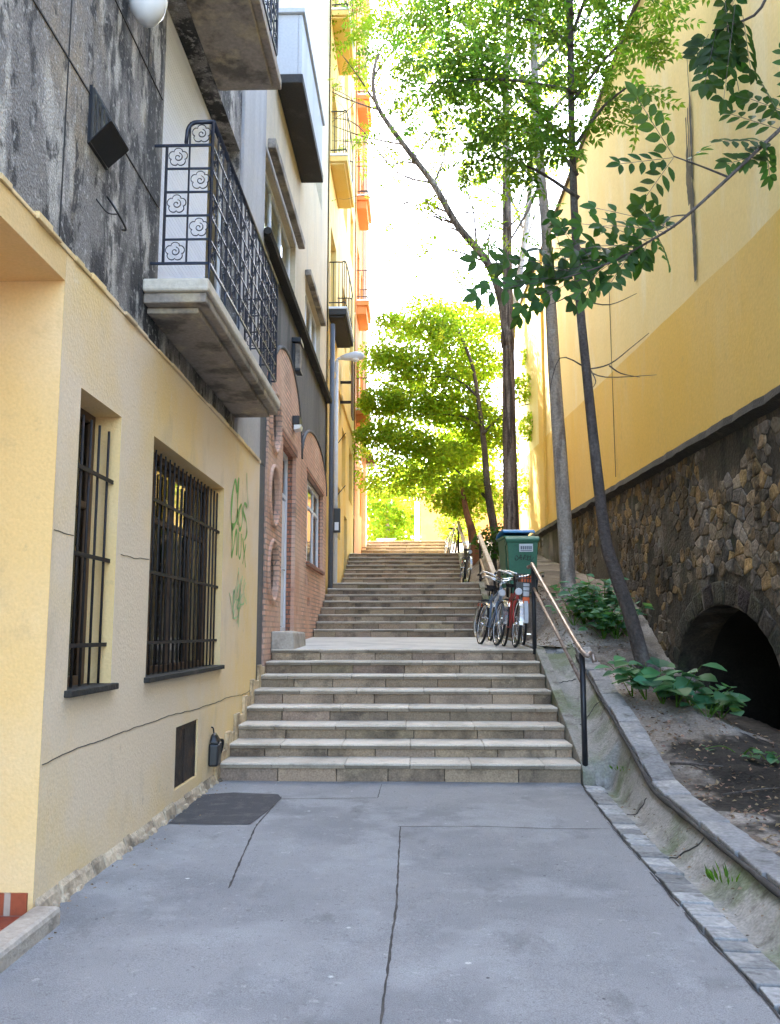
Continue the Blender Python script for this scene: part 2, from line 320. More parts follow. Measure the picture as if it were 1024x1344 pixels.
def smooth(pts, n=6):
    P = [Vector(p) for p in pts]; out = []
    for i in range(len(P) - 1):
        p0 = P[max(i - 1, 0)]; p1 = P[i]; p2 = P[i + 1]; p3 = P[min(i + 2, len(P) - 1)]
        for k in range(n):
            t = k / n
            out.append(.5 * ((2 * p1) + (p2 - p0) * t + (2 * p0 - 5 * p1 + 4 * p2 - p3) * t * t + (3 * p1 - p0 - 3 * p2 + p3) * t ** 3))
    out.append(P[-1]); return out
def taper(r0, r1, m, p=1): return [lerp(r0, r1, (i / (m - 1)) ** p) for i in range(m)]

def panel(mb, X, y0, y1, z0, z1, holes=(), depth=.22, t=1., rev=True):
    """facade sheet in a plane of constant X, with rectangular holes and their reveals"""
    ys = sorted({y0, y1, *[h[0] for h in holes], *[h[1] for h in holes]}); zs = sorted({z0, z1, *[h[2] for h in holes], *[h[3] for h in holes]})
    ys = [y for y in ys if y0 <= y <= y1]; zs = [z for z in zs if z0 <= z <= z1]
    for a, b in zip(ys, ys[1:]):
        for c, d in zip(zs, zs[1:]):
            my, mz = (a + b) / 2, (c + d) / 2
            if any(h[0] < my < h[1] and h[2] < mz < h[3] for h in holes): continue
            mb.poly([(X, a, c), (X, b, c), (X, b, d), (X, a, d)], t)
    if rev:
        for h in holes:
            dd = h[4] if len(h) > 4 else depth; Xi = X - dd; a, b, c, d = h[:4]
            mb.poly([(X, a, c), (Xi, a, c), (Xi, a, d), (X, a, d)], t); mb.poly([(X, b, c), (X, b, d), (Xi, b, d), (Xi, b, c)], t)
            mb.poly([(X, a, d), (Xi, a, d), (Xi, b, d), (X, b, d)], t); mb.poly([(X, a, c), (X, b, c), (Xi, b, c), (Xi, a, c)], t)
def tpanel(mb, X, outer, holes, depth, t=1.):
    loops = [[Vector((0, y, z)) for y, z in outer]] + [[Vector((0, y, z)) for y, z in h] for h in holes]
    tri = tessellate_polygon(loops); flat = [p for l in loops for p in l]
    k = len(mb.v); mb.v += [(X, p.y, p.z) for p in flat]
    for a, b, c in tri: mb.face([k + a, k + b, k + c], t)
    for l in loops:
        for i in range(len(l)):
            p, q = l[i], l[(i + 1) % len(l)]
            mb.poly([(X, p.y, p.z), (X, q.y, q.z), (X - depth, q.y, q.z), (X - depth, p.y, p.z)], t)

def frame_mb(X, y0, y1, z0, z1, w=.06, d=.06, vs=(), hs=()):
    mb = MB()
    mb.box(X - d, X, y0, y0 + w, z0, z1); mb.box(X - d, X, y1 - w, y1, z0, z1)
    mb.box(X - d, X, y0 + w, y1 - w, z0, z0 + w); mb.box(X - d, X, y0 + w, y1 - w, z1 - w, z1)
    for v in vs: mb.box(X - d + .004, X - .004, v - w * .45, v + w * .45, z0 + w, z1 - w)
    for h in hs: mb.box(X - d + .008, X - .008, y0 + w, y1 - w, h - w * .4, h + w * .4)
    return mb
def window(parent, X, y0, y1, z0, z1, fm, vs=(), hs=(), w=.06, backing=None, bx=.12, folds=0, name='window'):
    o = frame_mb(X, y0, y1, z0, z1, w, .06, vs, hs).build(name, fm, parent, .005)
    g = MB(); g.poly([(X - .03, y0 + w, z0 + w), (X - .03, y1 - w, z0 + w), (X - .03, y1 - w, z1 - w), (X - .03, y0 + w, z1 - w)])
    g.build('pane', M['glass'], o)
    if backing:
        c = MB(); n = max(2, folds * 8 or 2); pts = []
        for i in range(n):
            y = lerp(y0 - .05, y1 + .05, i / (n - 1)); pts.append((X - bx - (.025 * math.sin(i * 2 * PI / 8) if folds else 0), y))
        for (xa, ya), (xb, yb) in zip(pts, pts[1:]): c.poly([(xa, ya, z0 - .05), (xb, yb, z0 - .05), (xb, yb, z1 + .05), (xa, ya, z1 + .05)], 1., bool(folds))
        c.build('curtain', backing, o)
    return o

# ------------------------------------------------------------------ ground levels
STAIR = [(9.2, 0), (9.27, .18), (12.56, 1.27), (17.75, 1.41), (21.3, 2.66), (24.6, 2.85), (27.9, 3.93), (33.3, 4.43), (34.8, 5.05), (80, 5.05)]
ZK = [(0, .10), (7.75, .2), (9.4, .55), (11.9, 1.1), (13, 1.5), (14.5, 1.95), (16, 2.12), (18, 2.45), (21, 2.9), (25, 3.5), (29, 4.2), (34, 5.0), (60, 5.1)]
ZW = [(0, .2), (8, .28), (13.3, .4), (15, 1.3), (16.5, 2.1), (18, 2.45), (21, 2.9), (25, 3.5), (29, 4.2), (34, 5.0), (60, 5.1)]
XK = [(0, 1.86), (4.95, 1.91), (6, 1.94), (7.75, 2.01), (9.4, 2.10), (11.9, 2.20)]
XE = [(12.5, 2.2), (12.8, 1.78), (17.4, 1.78), (17.9, 1.62), (24.4, 1.62), (25, 1.46), (33, 1.46), (34, 1.4), (60, 1.4)]
def wallx(Y): return 4.4475 - .025 * Y
def zt(X, Y):
    if Y < 12.5:
        base = interp(ZK, Y); xe = interp(XK, Y) + .2
    else:
        xe = interp(XE, Y); base = lerp(interp(STAIR, Y) + .03, interp(ZK, Y), sstep(0, .18 if 14.7 < Y < 17.6 else .6, X - xe))
    z = lerp(base, interp(ZW, Y), sstep(2.95, 4.0, X))
    k = min(1, max(0, (X - xe) * 3))
    return z + k * (.05 * noise.noise((X * 1.3, Y * 1.3, 0)) + .03 * noise.noise((X * 5, Y * 5, 3)))

# big land sheet under everything, stepping up with the hill
mb = MB()
for y0, y1 in ((-80, 9), (35.5, 220)):
    z = -.06 if y0 < 0 else 4.98
    mb.poly([(-150, y0, z), (150, y0, z), (150, y1, z), (-150, y1, z)])
mb.poly([(-150, 9, -.06), (150, 9, -.06), (150, 35.5, 4.98), (-150, 35.5, 4.98)][::1] if False else [(-150, 9, -.06), (150, 9, -.06), (150, 34.8, -.06), (-150, 34.8, -.06)])
mb.poly([(-150, 34.8, -.06), (150, 34.8, -.06), (150, 35.5, 4.98), (-150, 35.5, 4.98)])
struct(mb.build('ground', M['dirt']))

# asphalt pavement, subdivided a little for unevenness
mb = MB()
def grid(mb, xs, ys, zf, t=1., sm=True):
    k = len(mb.v); n = len(xs)
    for y in ys:
        for x in xs: mb.v.append((x, y, zf(x, y)))
    for j in range(len(ys) - 1):
        for i in range(n - 1):
            mb.face([k + j * n + i, k + j * n + i + 1, k + (j + 1) * n + i + 1, k + (j + 1) * n + i], t, sm)
def lin(a, b, n): return [lerp(a, b, i / n) for i in range(n + 1)]
def zp(x, y): return .012 * noise.noise((x * .8, y * .8, 5)) - .004
def edge_x(y): return interp([(-4, 1.42), (3.9, 1.44), (4.76, 1.45), (7.1, 1.53), (8.7, 1.62), (9.4, 1.66)], y)
k0 = len(mb.v)
ys = lin(-6, 9.35, 60); n = 17
for y in ys:
    for i in range(n): x = lerp(-2.3 if y > 4.8 else -2.3, edge_x(y) + .02 * noise.noise((0, y * 3, 0)), i / (n - 1)); mb.v.append((x, y, zp(x, y)))
for j in range(60):
    for i in range(n - 1): mb.face([k0 + j * n + i, k0 + j * n + i + 1, k0 + (j + 1) * n + i + 1, k0 + (j + 1) * n + i], 1., True)
pav = struct(mb.build('pavement', M['asphalt']), 'grey asphalt pavement leading to the foot of the steps')
def strip(mb, pts, w, jit=.0025, lift=.004, step=.06):
    pts = [Vector((x, y, 0)) for x, y in pts]; L = []
    for a, b in zip(pts, pts[1:]):
        m = max(1, int((b - a).length / step))
        for i in range(m): L.append(a.lerp(b, i / m))
    L.append(pts[-1]); E = []
    for i, p in enumerate(L):
        d = (L[min(i + 1, len(L) - 1)] - L[max(i - 1, 0)]).normalized(); nn = Vector((-d.y, d.x, 0))
        p = p + nn * random.uniform(-jit, jit); ww = w * random.uniform(.45, 1.15)
        E.append((p + nn * ww, p - nn * ww))
    for (a, b), (c, d) in zip(E, E[1:]):
        mb.poly([(q.x, q.y, zp(q.x, q.y) + lift) for q in (a, b, d, c)])
cr = MB()
strip(cr, [(-.12, 7.17), (-.115, 6), (-.11, 5.14), (-.14, 3.66), (-.16, 2.2)], .007)
strip(cr, [(-.14, 7.17), (.5, 7.19), (1.02, 7.14), (1.5, 7.16)], .007)
strip(cr, [(-1.22, 8.32), (-.8, 8.36), (-.36, 8.40)], .007)
strip(cr, [(-1.24, 8.42), (-1.25, 7.2), (-1.18, 6.3), (-1.11, 5.48)], .007)
strip(cr, [(-.35, 8.4), (-.34, 9.1)], .004)
for a_, c_ in ((2.2, 3.6), (3.7, 5.1), (5.2, 5.9), (6.2, 7.4), (7.5, 8.9)): strip(cr, [(edge_x(y) - .008, y) for y in lin(a_, c_, 4)], random.uniform(.004, .009), .006)
cr.build('crack', M['crack'], pav)
pt = MB()
pp = [(-1.99, 8.5), (-1.7, 8.62), (-1.3, 8.55), (-1.24, 8.35), (-1.25, 7.7), (-1.29, 7.22), (-1.6, 7.2), (-1.98, 7.24)]
tri = [Vector((x + random.uniform(-.02, .02), y + random.uniform(-.02, .02), 0)) for x, y in pp]
pt.poly([(p.x, p.y, zp(p.x, p.y) + .0045) for p in tri]); pt.build('asphalt_patch', M['patch'], pav)

# paver row beside the asphalt
pv = MB(); y = 2.2
while y < 9.0:
    l = random.uniform(.15, .22); x = edge_x(y) + .02; t = random.uniform(.75, 1.25)
    if random.random() < .3: t = 1.5
    j = lambda: random.uniform(-.008, .008)
    zz = .002 + random.uniform(-.004, .006)
    top = [(x + j(), y + .006, zz), (x + .175 + j(), y + .006, zz - .006), (x + .175 + j(), y + l - .012, zz - .006), (x + j(), y + l - .012, zz)]
    pv.hexa([(a, b, c - .08) for a, b, c in top], top, t); y += l
struct(pv.build('paver_row', M['paver'], None, .006), 'row of worn granite setts between the asphalt and the gutter')

# concrete gutter and bank
def gut(w, Y):
    xk, zk = interp(XK, Y), interp(ZK, Y)
    if Y < 9.25:
        x0 = edge_x(Y) + .16; z0 = -.012
        x = lerp(x0, xk, w); z = lerp(z0, zk - .03, max(0, (w - .45) / .55) ** 1.3) - .035 * math.sin(PI * min(1, w / .6))
    else:
        x0 = 1.79; z0 = interp(STAIR, Y) - .06 * sstep(9.25, 10, Y)
        x = lerp(x0, xk, w); z = lerp(z0, zk - .03, w) - (.10 if Y < 12 else .04) * math.sin(PI * w)
    return x, z + .008 * noise.noise((x * 6, Y * 6, 1)) + .012 * noise.noise((x * 2, Y * 2, 1))
mb = MB(); W = 12; ys = lin(-4, 9.24, 80) + lin(9.26, 12.75, 30)
for y in ys:
    for i in range(W + 1):
        x, z = gut(i / W, y); mb.v.append((x, y, z))
for j in range(len(ys) - 1):
    for i in range(W): mb.face([j * (W + 1) + i, j * (W + 1) + i + 1, (j + 1) * (W + 1) + i + 1, (j + 1) * (W + 1) + i], 1., True)
gutter = struct(mb.build('gutter', M['concrete']), 'mossy concrete gutter beside the steps')
# cracks across the gutter
gc = MB()
for Y0, a, b in ((6.35, .15, .95), (10.4, .2, .9), (7.9, .25, .8), (11.6, .1, .7)):
    P = []
    for i in range(12):
        w = lerp(a, b, i / 11); yy = Y0 + .10 * math.sin(w * 5 + Y0) + random.uniform(-.02, .02); x, z = gut(w, yy); P.append(Vector((x, yy, z + .003)))
    gc.tube(P, .006, 4)
gc.build('crack', M['crack'], gutter)

# kerb stones
kb = MB(); y = -2.0
while y < 12.3:
    l = random.uniform(.34, .55); t = random.uniform(.8, 1.2)
    def kp(Y, side):
        return (interp(XK, Y) + side * .21 + .012 * noise.noise((Y * 2, side, 0)), Y, interp(ZK, Y) + .03)
    a, b = y + .006, min(y + l, 12.4) - .006
    top = [kp(a, 0), kp(a, 1), kp(b, 1), kp(b, 0)]
    top = [(p[0] + random.uniform(-.01, .01), p[1], p[2] + random.uniform(-.008, .008)) for p in top]
    kb.hexa([(p[0], p[1], p[2] - .22) for p in top], top, t); y += l
for i in range(2):   # the kerb bends in towards the landing
    a, b = i / 2, (i + 1) / 2
    pts = [(2.2 - .50 * a, 12.42 + .28 * a, 1.2), (2.36 - .45 * a, 12.55 + .35 * a, 1.26), (2.36 - .45 * b, 12.55 + .35 * b, 1.30), (2.2 - .50 * b, 12.42 + .28 * b, 1.26)]
    kb.hexa([(p[0], p[1], p[2] - .25) for p in pts], pts, 1.)
struct(kb.build('kerb', M['kerb'], None, .012), 'grey kerb stones along the earth bank')
# dark open joint between gutter and kerb
jn = MB(); jn.tube([(interp(XK, Y) - .016 + .006 * noise.noise((Y * 4, 0, 0)), Y, interp(ZK, Y) - .015) for Y in lin(-2, 12.2, 120)], [.016 + .022 * abs(noise.noise((Y * 1.7, 2, 0))) for Y in lin(-2, 12.2, 120)], 6)
jn.build('joint', M['crack'], gutter)

# earth terrain on the right
mb = MB(); NX = 46; mb.vt = []
ys = lin(-4, 2, 30) + lin(2.05, 12.5, 190) + lin(12.52, 42, 200)
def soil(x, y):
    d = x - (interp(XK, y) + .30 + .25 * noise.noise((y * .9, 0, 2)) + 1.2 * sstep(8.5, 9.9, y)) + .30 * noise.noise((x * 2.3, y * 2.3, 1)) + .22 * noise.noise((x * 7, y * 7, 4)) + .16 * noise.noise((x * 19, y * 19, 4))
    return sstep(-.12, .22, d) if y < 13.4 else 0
for y in ys:
    x0 = interp(XK, y) + .17 if y < 12.5 else interp(XE, y)
    for i in range(NX + 1):
        x = lerp(x0, wallx(min(y, 31)) + .25 if y < 31.5 else 14, (i / NX) ** 1.15); q = soil(x, y)
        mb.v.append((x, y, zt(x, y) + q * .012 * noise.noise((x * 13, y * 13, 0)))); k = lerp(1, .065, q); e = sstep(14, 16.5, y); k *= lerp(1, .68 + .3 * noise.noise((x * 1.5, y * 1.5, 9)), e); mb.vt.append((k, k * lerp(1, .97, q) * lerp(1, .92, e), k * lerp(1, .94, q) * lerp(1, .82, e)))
for j in range(len(ys) - 1):
    for i in range(NX): a = j * (NX + 1) + i; mb.face([a, a + 1, a + NX + 2, a + NX + 1], 1., True)
struct(mb.build('earth_bank', M['dirt']), 'bare earth bank between the kerb and the stone wall')

# ------------------------------------------------------------------ stairs
def flight(noses, xl, xr, y_next, label):
    root = thing('stairs', label, None); root['kind'] = 'structure'; del_ = None
    zprev = noses[0][1] - noses[0][2]
    for i, (Y, Z, r) in enumerate(noses):
        yn = noses[i + 1][0] if i + 1 < len(noses) else y_next
        tr = MB(); x = xl; off = random.uniform(.2, .7)
        while x < xr - .01:
            w = min(off, xr - x); off = random.uniform(.62, .86)
            if xr - x - w < .15: w = xr - x
            t = random.uniform(.88, 1.1); dy = random.uniform(-.004, .004)
            zt_ = Z + random.uniform(-.003, .003); tr.box(x + .002, x + w - .002, Y - .028 + dy, yn + .02, Z - .020, zt_, t); g_ = random.uniform(.30, .55); tr.box(x + .002, x + w - .002, Y - .024 + dy, yn + .02, Z - .052, Z - .0203, (g_, g_ * .93, g_ * .84)); x += w
        tr.build('tread', M['tread'], root, .006)
        rs = MB(); x = xl; off = random.uniform(.3, .8)
        while x < xr - .01:
            w = min(off, xr - x); off = random.uniform(.5, .78)
            if xr - x - w < .15: w = xr - x
            t = random.uniform(.7, 1.25)
            rs.box(x + .004, x + w - .004, Y, Y + .12, Z - r - .04, Z - .0525, (t, t * random.uniform(.95, 1.02), t * random.uniform(.88, 1.02))); x += w
        rs.box(xl, xr, Y + .02, Y + .11, Z - r - .05, Z - .054, .25)
        rs.build('riser', M['riser'], root, .006)
    return root
Z1 = [.18, .316, .466, .628, .795, .954, 1.114, 1.268]
n1 = [(9.27 + .47 * i, z, z - (Z1[i - 1] if i else 0)) for i, z in enumerate(Z1)]
flight(n1, -2.02, 1.67, 12.8, 'lowest flight of eight worn stone steps rising from the asphalt')
n2 = [(17.75 + .445 * i, 1.41 + .156 * (i + 1), .156) for i in range(8)]
flight(n2, -2.02, 1.5, 21.1, 'second flight of stone steps beyond the pale landing')
n3 = [(24.6 + .46 * i, 2.85 + .154 * (i + 1), .154) for i in range(7)]
flight(n3, -2.02, 1.33, 27.6, 'third flight of stone steps further up the lane')
n4 = [(33.3 + .42 * i, 4.43 + .155 * (i + 1), .155) for i in range(4)]
flight(n4, -2.02, 1.28, 35.2, 'topmost short flight of steps lit by the sun')
for y0, z0, y1, z1, xr in ((12.76, 1.267, 17.80, 1.408, 1.67), (21.0, 2.656, 24.65, 2.848, 1.5), (27.55, 3.926, 33.35, 4.428, 1.33), (35.1, 5.048, 60, 5.055, 2.0)):
    mb = MB(); mb.hexa([(-2.05 if y0 < 35 else -12, y0, z0 - .25), (xr, y0, z0 - .25), (xr, y1, z1 - .25), (-2.05 if y0 < 35 else -12, y1, z1 - .25)], [(-2.05 if y0 < 35 else -12, y0, z0), (xr, y0, z0), (xr, y1, z1), (-2.05 if y0 < 35 else -12, y1, z1)])
    struct(mb.build('landing' if y0 < 35 else 'upper_lane', M['landing']))
# concrete stringer on the right of the flights
def stringer(pts, x0, x1):
    mb = MB()
    for (ya, za), (yb, zb) in zip(pts, pts[1:]):
        mb.hexa([(x0, ya, za - .6), (x1, ya, za - .6), (x1, yb, zb - .6), (x0, yb, zb - .6)], [(x0, ya, za), (x1, ya, za), (x1, yb, zb), (x0, yb, zb)])
    return struct(mb.build('stair_stringer', M['concrete'], None, .01))
stringer([(9.2, .12), (9.3, .2), (12.56, 1.29), (17.7, 1.43)], 1.675, 1.80)
stringer([(17.72, 1.50), (21.2, 2.70), (24.5, 2.89)], 1.51, 1.64)
stringer([(24.55, 2.93), (27.8, 3.98), (33.2, 4.47), (34.8, 5.09)], 1.34, 1.48)

# ------------------------------------------------------------------ near building (left)
Y0B = -3.0; HB = 27.0
nb = thing('grey_building', 'old grey building with yellow rendered base and barred windows at the foot of the steps', 'building', (-4, 8, 0))
X0 = -2.03; XU = -2.09
b = MB(); panel(b, X0, 4.88, 11.4, -.1, 3.70, [(5.2, 5.95, 1.16, 2.98, .26), (6.72, 9.28, 1.16, 3.02, .26), (7.64, 8.41, .18, .70, .05)], rev=False)
b.poly([(X0, 11.4, -.1), (-2.3, 11.4, -.1), (-2.3, 11.4, 3.7), (X0, 11.4, 3.7)])
b.poly([(X0, 4.88, 3.7), (X0, 11.4, 3.7), (-2.3, 11.4, 3.7), (-2.3, 4.88, 3.7)])
b.build('yellow_base_wall', M['ochre'], nb)
b = MB()
def rev(mb, X, y0, y1, z0, z1, d):
    Xi = X - d
    mb.poly([(X, y0, z0), (Xi, y0, z0), (Xi, y0, z1), (X, y0, z1)]); mb.poly([(X, y1, z0), (X, y1, z1), (Xi, y1, z1), (Xi, y1, z0)])
    mb.poly([(X, y0, z1), (Xi, y0, z1), (Xi, y1, z1), (X, y1, z1)]); mb.poly([(X, y0, z0), (X, y1, z0), (Xi, y1, z0), (Xi, y0, z0)])
for h in ((5.2, 5.95, 1.16, 2.98, .26), (6.72, 9.28, 1.16, 3.02, .26), (7.64, 8.41, .18, .70, .05)):
    b = MB(); rev(b, X0, *h); b.build('reveal', M['ochre_rich'], nb)
b = MB(); b.poly([(X0 - .001, 4.88, -.1), (-3.6, 4.88, -.1), (-3.6, 4.88, 3.53), (X0 - .001, 4.88, 3.53)])
b.poly([(X0, Y0B, 3.53), (X0, 4.879, 3.53), (-3.6, 4.879, 3.53), (-3.6, Y0B, 3.53)])      # soffit of the entrance
b.poly([(X0, Y0B, 3.53), (X0, 4.879, 3.53), (X0, 4.879, 3.70), (X0, Y0B, 3.70)])
b.poly([(-3.6, Y0B, -.1), (-3.6, 4.88, -.1), (-3.6, 4.88, 3.53), (-3.6, Y0B, 3.53)])
b.build('entrance_wall', M['ochre_rich'], nb)
b = MB(); b.box(-3.6, X0 - .03, 4.862, 4.879, .0, .13); b.build('tile_skirting', M['tile'], nb)
b = MB()
x = -2.003
while x > -3.6:
    y = 4.84
    while y > 1.0:
        b.box(x - .196, x, y - .196, y, -.03, .022 + random.uniform(-.001, .001), random.uniform(.8, 1.2)); y -= .2
    x -= .2
b.build('tile_floor', M['floor_tile'], nb, .003)
b = MB(); yy = 1.0
b.box(-2.0, -1.85, 1.0, 4.82, -.05, .088); b.build('threshold', M['threshold'], nb, .025)
b = MB(); yy = 4.9   # rough plinth edge at the foot of the wall
while yy < 9.25:
    l = random.uniform(.06, .42); h = random.uniform(.045, .07); d = random.uniform(.014, .03)
    b.hexa([(X0, yy, -.02), (X0 + d + .02, yy, -.02), (X0 + d + .02, yy + l, -.02), (X0, yy + l, -.02)], [(X0, yy, h + .03), (X0 + d, yy, h), (X0 + d * .8, yy + l - .01, h), (X0, yy + l - .01, h + .03)], random.uniform(.7, 1.15)); yy += l
for _ in range(40):
    yy = random.uniform(4.95, 9.2); q_ = random.uniform(.01, .03); l = random.uniform(.02, .09); b.hexa([(X0 + .02, yy, -.02), (X0 + .05 + q_, yy, -.02), (X0 + .04 + q_, yy + l, -.02), (X0 + .02, yy + l, -.02)], [(X0 + .02, yy + .01, q_ * 1.2), (X0 + .03 + q_, yy + .01, q_), (X0 + .03 + q_, yy + l, q_), (X0 + .02, yy + l, q_ * 1.3)], random.uniform(.6, 1.1))
for i, (Y, Z, r) in enumerate(n1[:6]):  # stepped plaster edging along the flight
    b.box(X0, X0 + .035, Y - .16, Y + .06, Z - r, Z + .13, (1.15, 1.1, .95)); b.box(X0, X0 + .033, Y + .06, Y + .31, Z, Z + .10, (1.15, 1.1, .95))
b.build('plinth', M['plinth'], nb, .006)
b = MB(); yy = Y0B
while yy < 11.42:
    l = random.uniform(.08, .4); h = random.uniform(.018, .045); d = random.uniform(.006, .026); b.box(-2.3, X0 + d, yy, min(yy + l, 11.425), 3.703, 3.703 + h, random.uniform(.75, 1.1)); yy += l
b.box(-2.3, XU + .03, Y0B, 11.41, 3.7035, 3.757, .5)
b.build('ledge', M['ochre'], nb, .004)
# panel joints scored in the base
b = MB()
for z in (.80, 2.05):
    pts = [(X0 + .001, y, z + .05 * noise.noise((y * .9, z, 0)) + .01 * noise.noise((y * 7, z, 0)) + (.0 if z < 1 else .0)) for y in lin(4.9, 11.35, 90)]
    segs = [pts[i:i + 2] for i in range(len(pts) - 1)]
    for s_ in segs:
        ym = s_[0][1]
        if z > 1 and (5.15 < ym < 6.0 or 6.65 < ym < 9.35): continue
        if z > 1 and ym > 6.7: continue
        b.tube(s_, .0032 if z < 1 else .0026, 4)
b.build('crack', M['crack'], nb)
# windows with grilles
def grille(y0, y1, z0, z1, ys, zs, parent, X):
    g = MB()
    for y in ys: g.tube([(X, y + random.uniform(-.006, .006), z0), (X, y, z1)], .0095, 6)
    for z in zs: g.box(X + .008, X + .018, y0 - .04, y1 + .04, z - .013, z + .013)
    return g.build('grille', M['rust_iron'], parent)
w1 = window(nb, -2.21, 5.2, 5.95, 1.16, 2.98, M['wood'], hs=(2.35,), backing=None)
grille(5.2, 5.95, 1.17, 2.86, [5.40, 5.54, 5.69, 5.87], [1.42, 1.98, 2.52], w1, -2.085)
w2 = window(nb, -2.21, 6.72, 9.28, 1.16, 3.02, M['wood'], vs=(7.35, 8.0, 8.65), hs=(2.45,))
grille(6.72, 9.28, 1.17, 2.96, lin(6.83, 9.20, 17), [1.42, 1.97, 2.55], w2, -2.085)
for y0, y1, p in ((5.2, 5.95, w1), (6.72, 9.28, w2)):
    s_ = MB(); s_.box(-2.2, X0 + .045, y0 - .04, y1 + .04, 1.125, 1.165); s_.build('sill', M['ledge'], p, .006)
    r_ = MB(); r_.box(-3.4, -2.30, y0 - .02, y1 + .02, 1.0, 3.2)
    o = r_.build('room', M['inside'], p)
    cc = MB(); yl = y0 + .1
    while yl < y1 - .1:
        q_ = random.uniform(.08, .2); cc.box(-2.292, -2.287, yl, min(yl + q_, y1 - .07), 1.2, 2.96 - random.random() * .5, random.uniform(.6, 1.2)); yl += q_ + random.uniform(.03, .14)
    cc.build('curtain', M['room_wall'], p)
b = MB(); b.box(-2.085, X0 - .025, 7.645, 8.405, .185, .695); b.box(X0 - .025, X0 - .015, 7.645, 8.405, .655, .695); b.box(X0 - .025, X0 - .015, 7.645, 7.675, .185, .655); b.box(X0 - .025, X0 - .015, 8.375, 8.405, .185, .655); b.box(X0 - .025, X0 - .018, 8.0, 8.05, .185, .655)
b.build('cellar_hatch', M['rust_plate'], nb, .003)

# upper grey wall
u = MB(); panel(u, XU, Y0B, 10.0, 3.755, HB, [(6.85, 9.95, 4.17, 7.25, .19), (5.6, 8.5, 7.42, 10.2, .2), (6.85, 9.95, 11.2, 13.6, .2)])
u.build('grey_wall', M['grey_wall'], nb)
g = MB()
for z in (4.95, 5.9, 7.3):
    g.tube([(XU + .001, y, z) for y in lin(Y0B, 6.8, 20)], .008, 4)
for y, za, zb in ((3.2, 3.76, 4.95), (4.9, 3.76, 5.9), (5.2, 5.9, 9), (6.4, 5.9, 9), (3.9, 4.95, 9)): g.tube([(XU + .001, y, za), (XU + .001, y, zb)], .006, 4)
g.build('joint', M['crack'], nb)
u = MB(); u.box(-2.4, -2.05, 10.0, 11.5, 3.755, HB); u.build('pilaster', M['pale_grey'], nb, .02)
u = MB(); u.box(-2.4, -2.06, 11.4, 11.98, .4, 3.754); u.box(-2.4, -2.055, 11.5, 11.98, 3.756, 6.86); u.build('corner_strip', M['dark_wall'], nb, .01)
u = MB(); panel(u, XU, 11.5, 20.4, 6.95, HB, [(11.7, 14.85, 6.96, 8.25, .2), (16.3, 19.0, 7.0, 8.3, .2), (16.3, 19.0, 11, 13, .2)]); u.build('cream_wall', M['cream'], nb)
u = MB(); panel(u, XU, 11.98, 20.4, .5, 6.95, [(13.4, 14.9, 1.4, 4.48), (16.5, 19.4, 2.82, 4.5)], rev=False); u.build('dark_wall', M['dark_wall'], nb)
u = MB(); u.box(XU, XU + .14, 11.45, 20.4, 6.865, 6.95); u.tube([(XU + .10, y, 6.93) for y in lin(11.4, 20.38, 8)], .06, 8); u.build('cornice', M['ledge'], nb, .01)
u = MB(); u.box(-2.05, XU + .16, 11.6, 14.95, 8.252, 8.40); u.box(XU + .001, XU + .12, 16.2, 19.1, 8.302, 8.42); u.build('window_hood', M['slab'], nb, .015)
# body of the building (back, roof, ends)
u = MB(); u.box(-12, -3.61, Y0B, 20.4, -.1, HB - .02); u.poly([(-12, Y0B, HB), (XU, Y0B, HB), (XU, 20.4, HB), (-12, 20.4, HB)]); u.poly([(-3.61, Y0B, 3.6), (XU, Y0B, 3.6), (XU, Y0B, HB), (-3.61, Y0B, HB)])
u.build('building_core', M['roof'], nb)
# corbel above the entrance
u = MB(); c0 = at(20, 20, 3.6); u.hexa([(XU, 3.05, 5.0), (XU + .16, 3.1, 5.0), (XU + .16, 3.72, 5.0), (XU, 3.75, 5.0)], [(XU, 3.0, 5.5), (XU + .32, 3.0, 5.5), (XU + .32, 3.78, 5.5), (XU, 3.78, 5.5)])
u.build('corbel', M['slab'], nb, .02)
# balcony door and its roller blind
d1 = window(nb, -2.28, 6.85, 9.95, 4.17, 7.25, M['white'], vs=(9.12,), w=.08, backing=M['cream_cloth'], bx=.07, folds=14, name='balcony_door')
sh = MB(); zz = 4.22
while zz < 7.16: sh.box(-2.262, -2.25, 6.94, 9.06, zz, zz + .046, random.uniform(.97, 1.03)); sh.box(-2.264, -2.256, 6.94, 9.06, zz + .046, zz + .05, .8); zz += .05
sh.build('roller_shutter', M['white_blind'], d1)
window(nb, -2.29, 5.6, 8.5, 7.42, 10.2, M['white'], vs=(7.0,), w=.08, backing=M['white_blind'], bx=.08, name='balcony_door')
window(nb, -2.29, 6.85, 9.95, 11.2, 13.6, M['white'], vs=(8.4,), w=.08, backing=M['white_blind'], bx=.08)
wb = window(nb, -2.18, 11.7, 14.85, 6.96, 8.25, M['white'], vs=(12.8, 13.8), w=.07, backing=M['white_blind'], bx=.08, folds=12)
window(nb, -2.18, 16.3, 19.0, 7.0, 8.3, M['white'], vs=(17.2, 18.1), w=.07, backing=M['white_blind'], bx=.08, folds=10)
window(nb, -2.28, 16.3, 19.0, 11, 13, M['white'], vs=(17.6,), w=.07, backing=M['white_blind'], bx=.08)

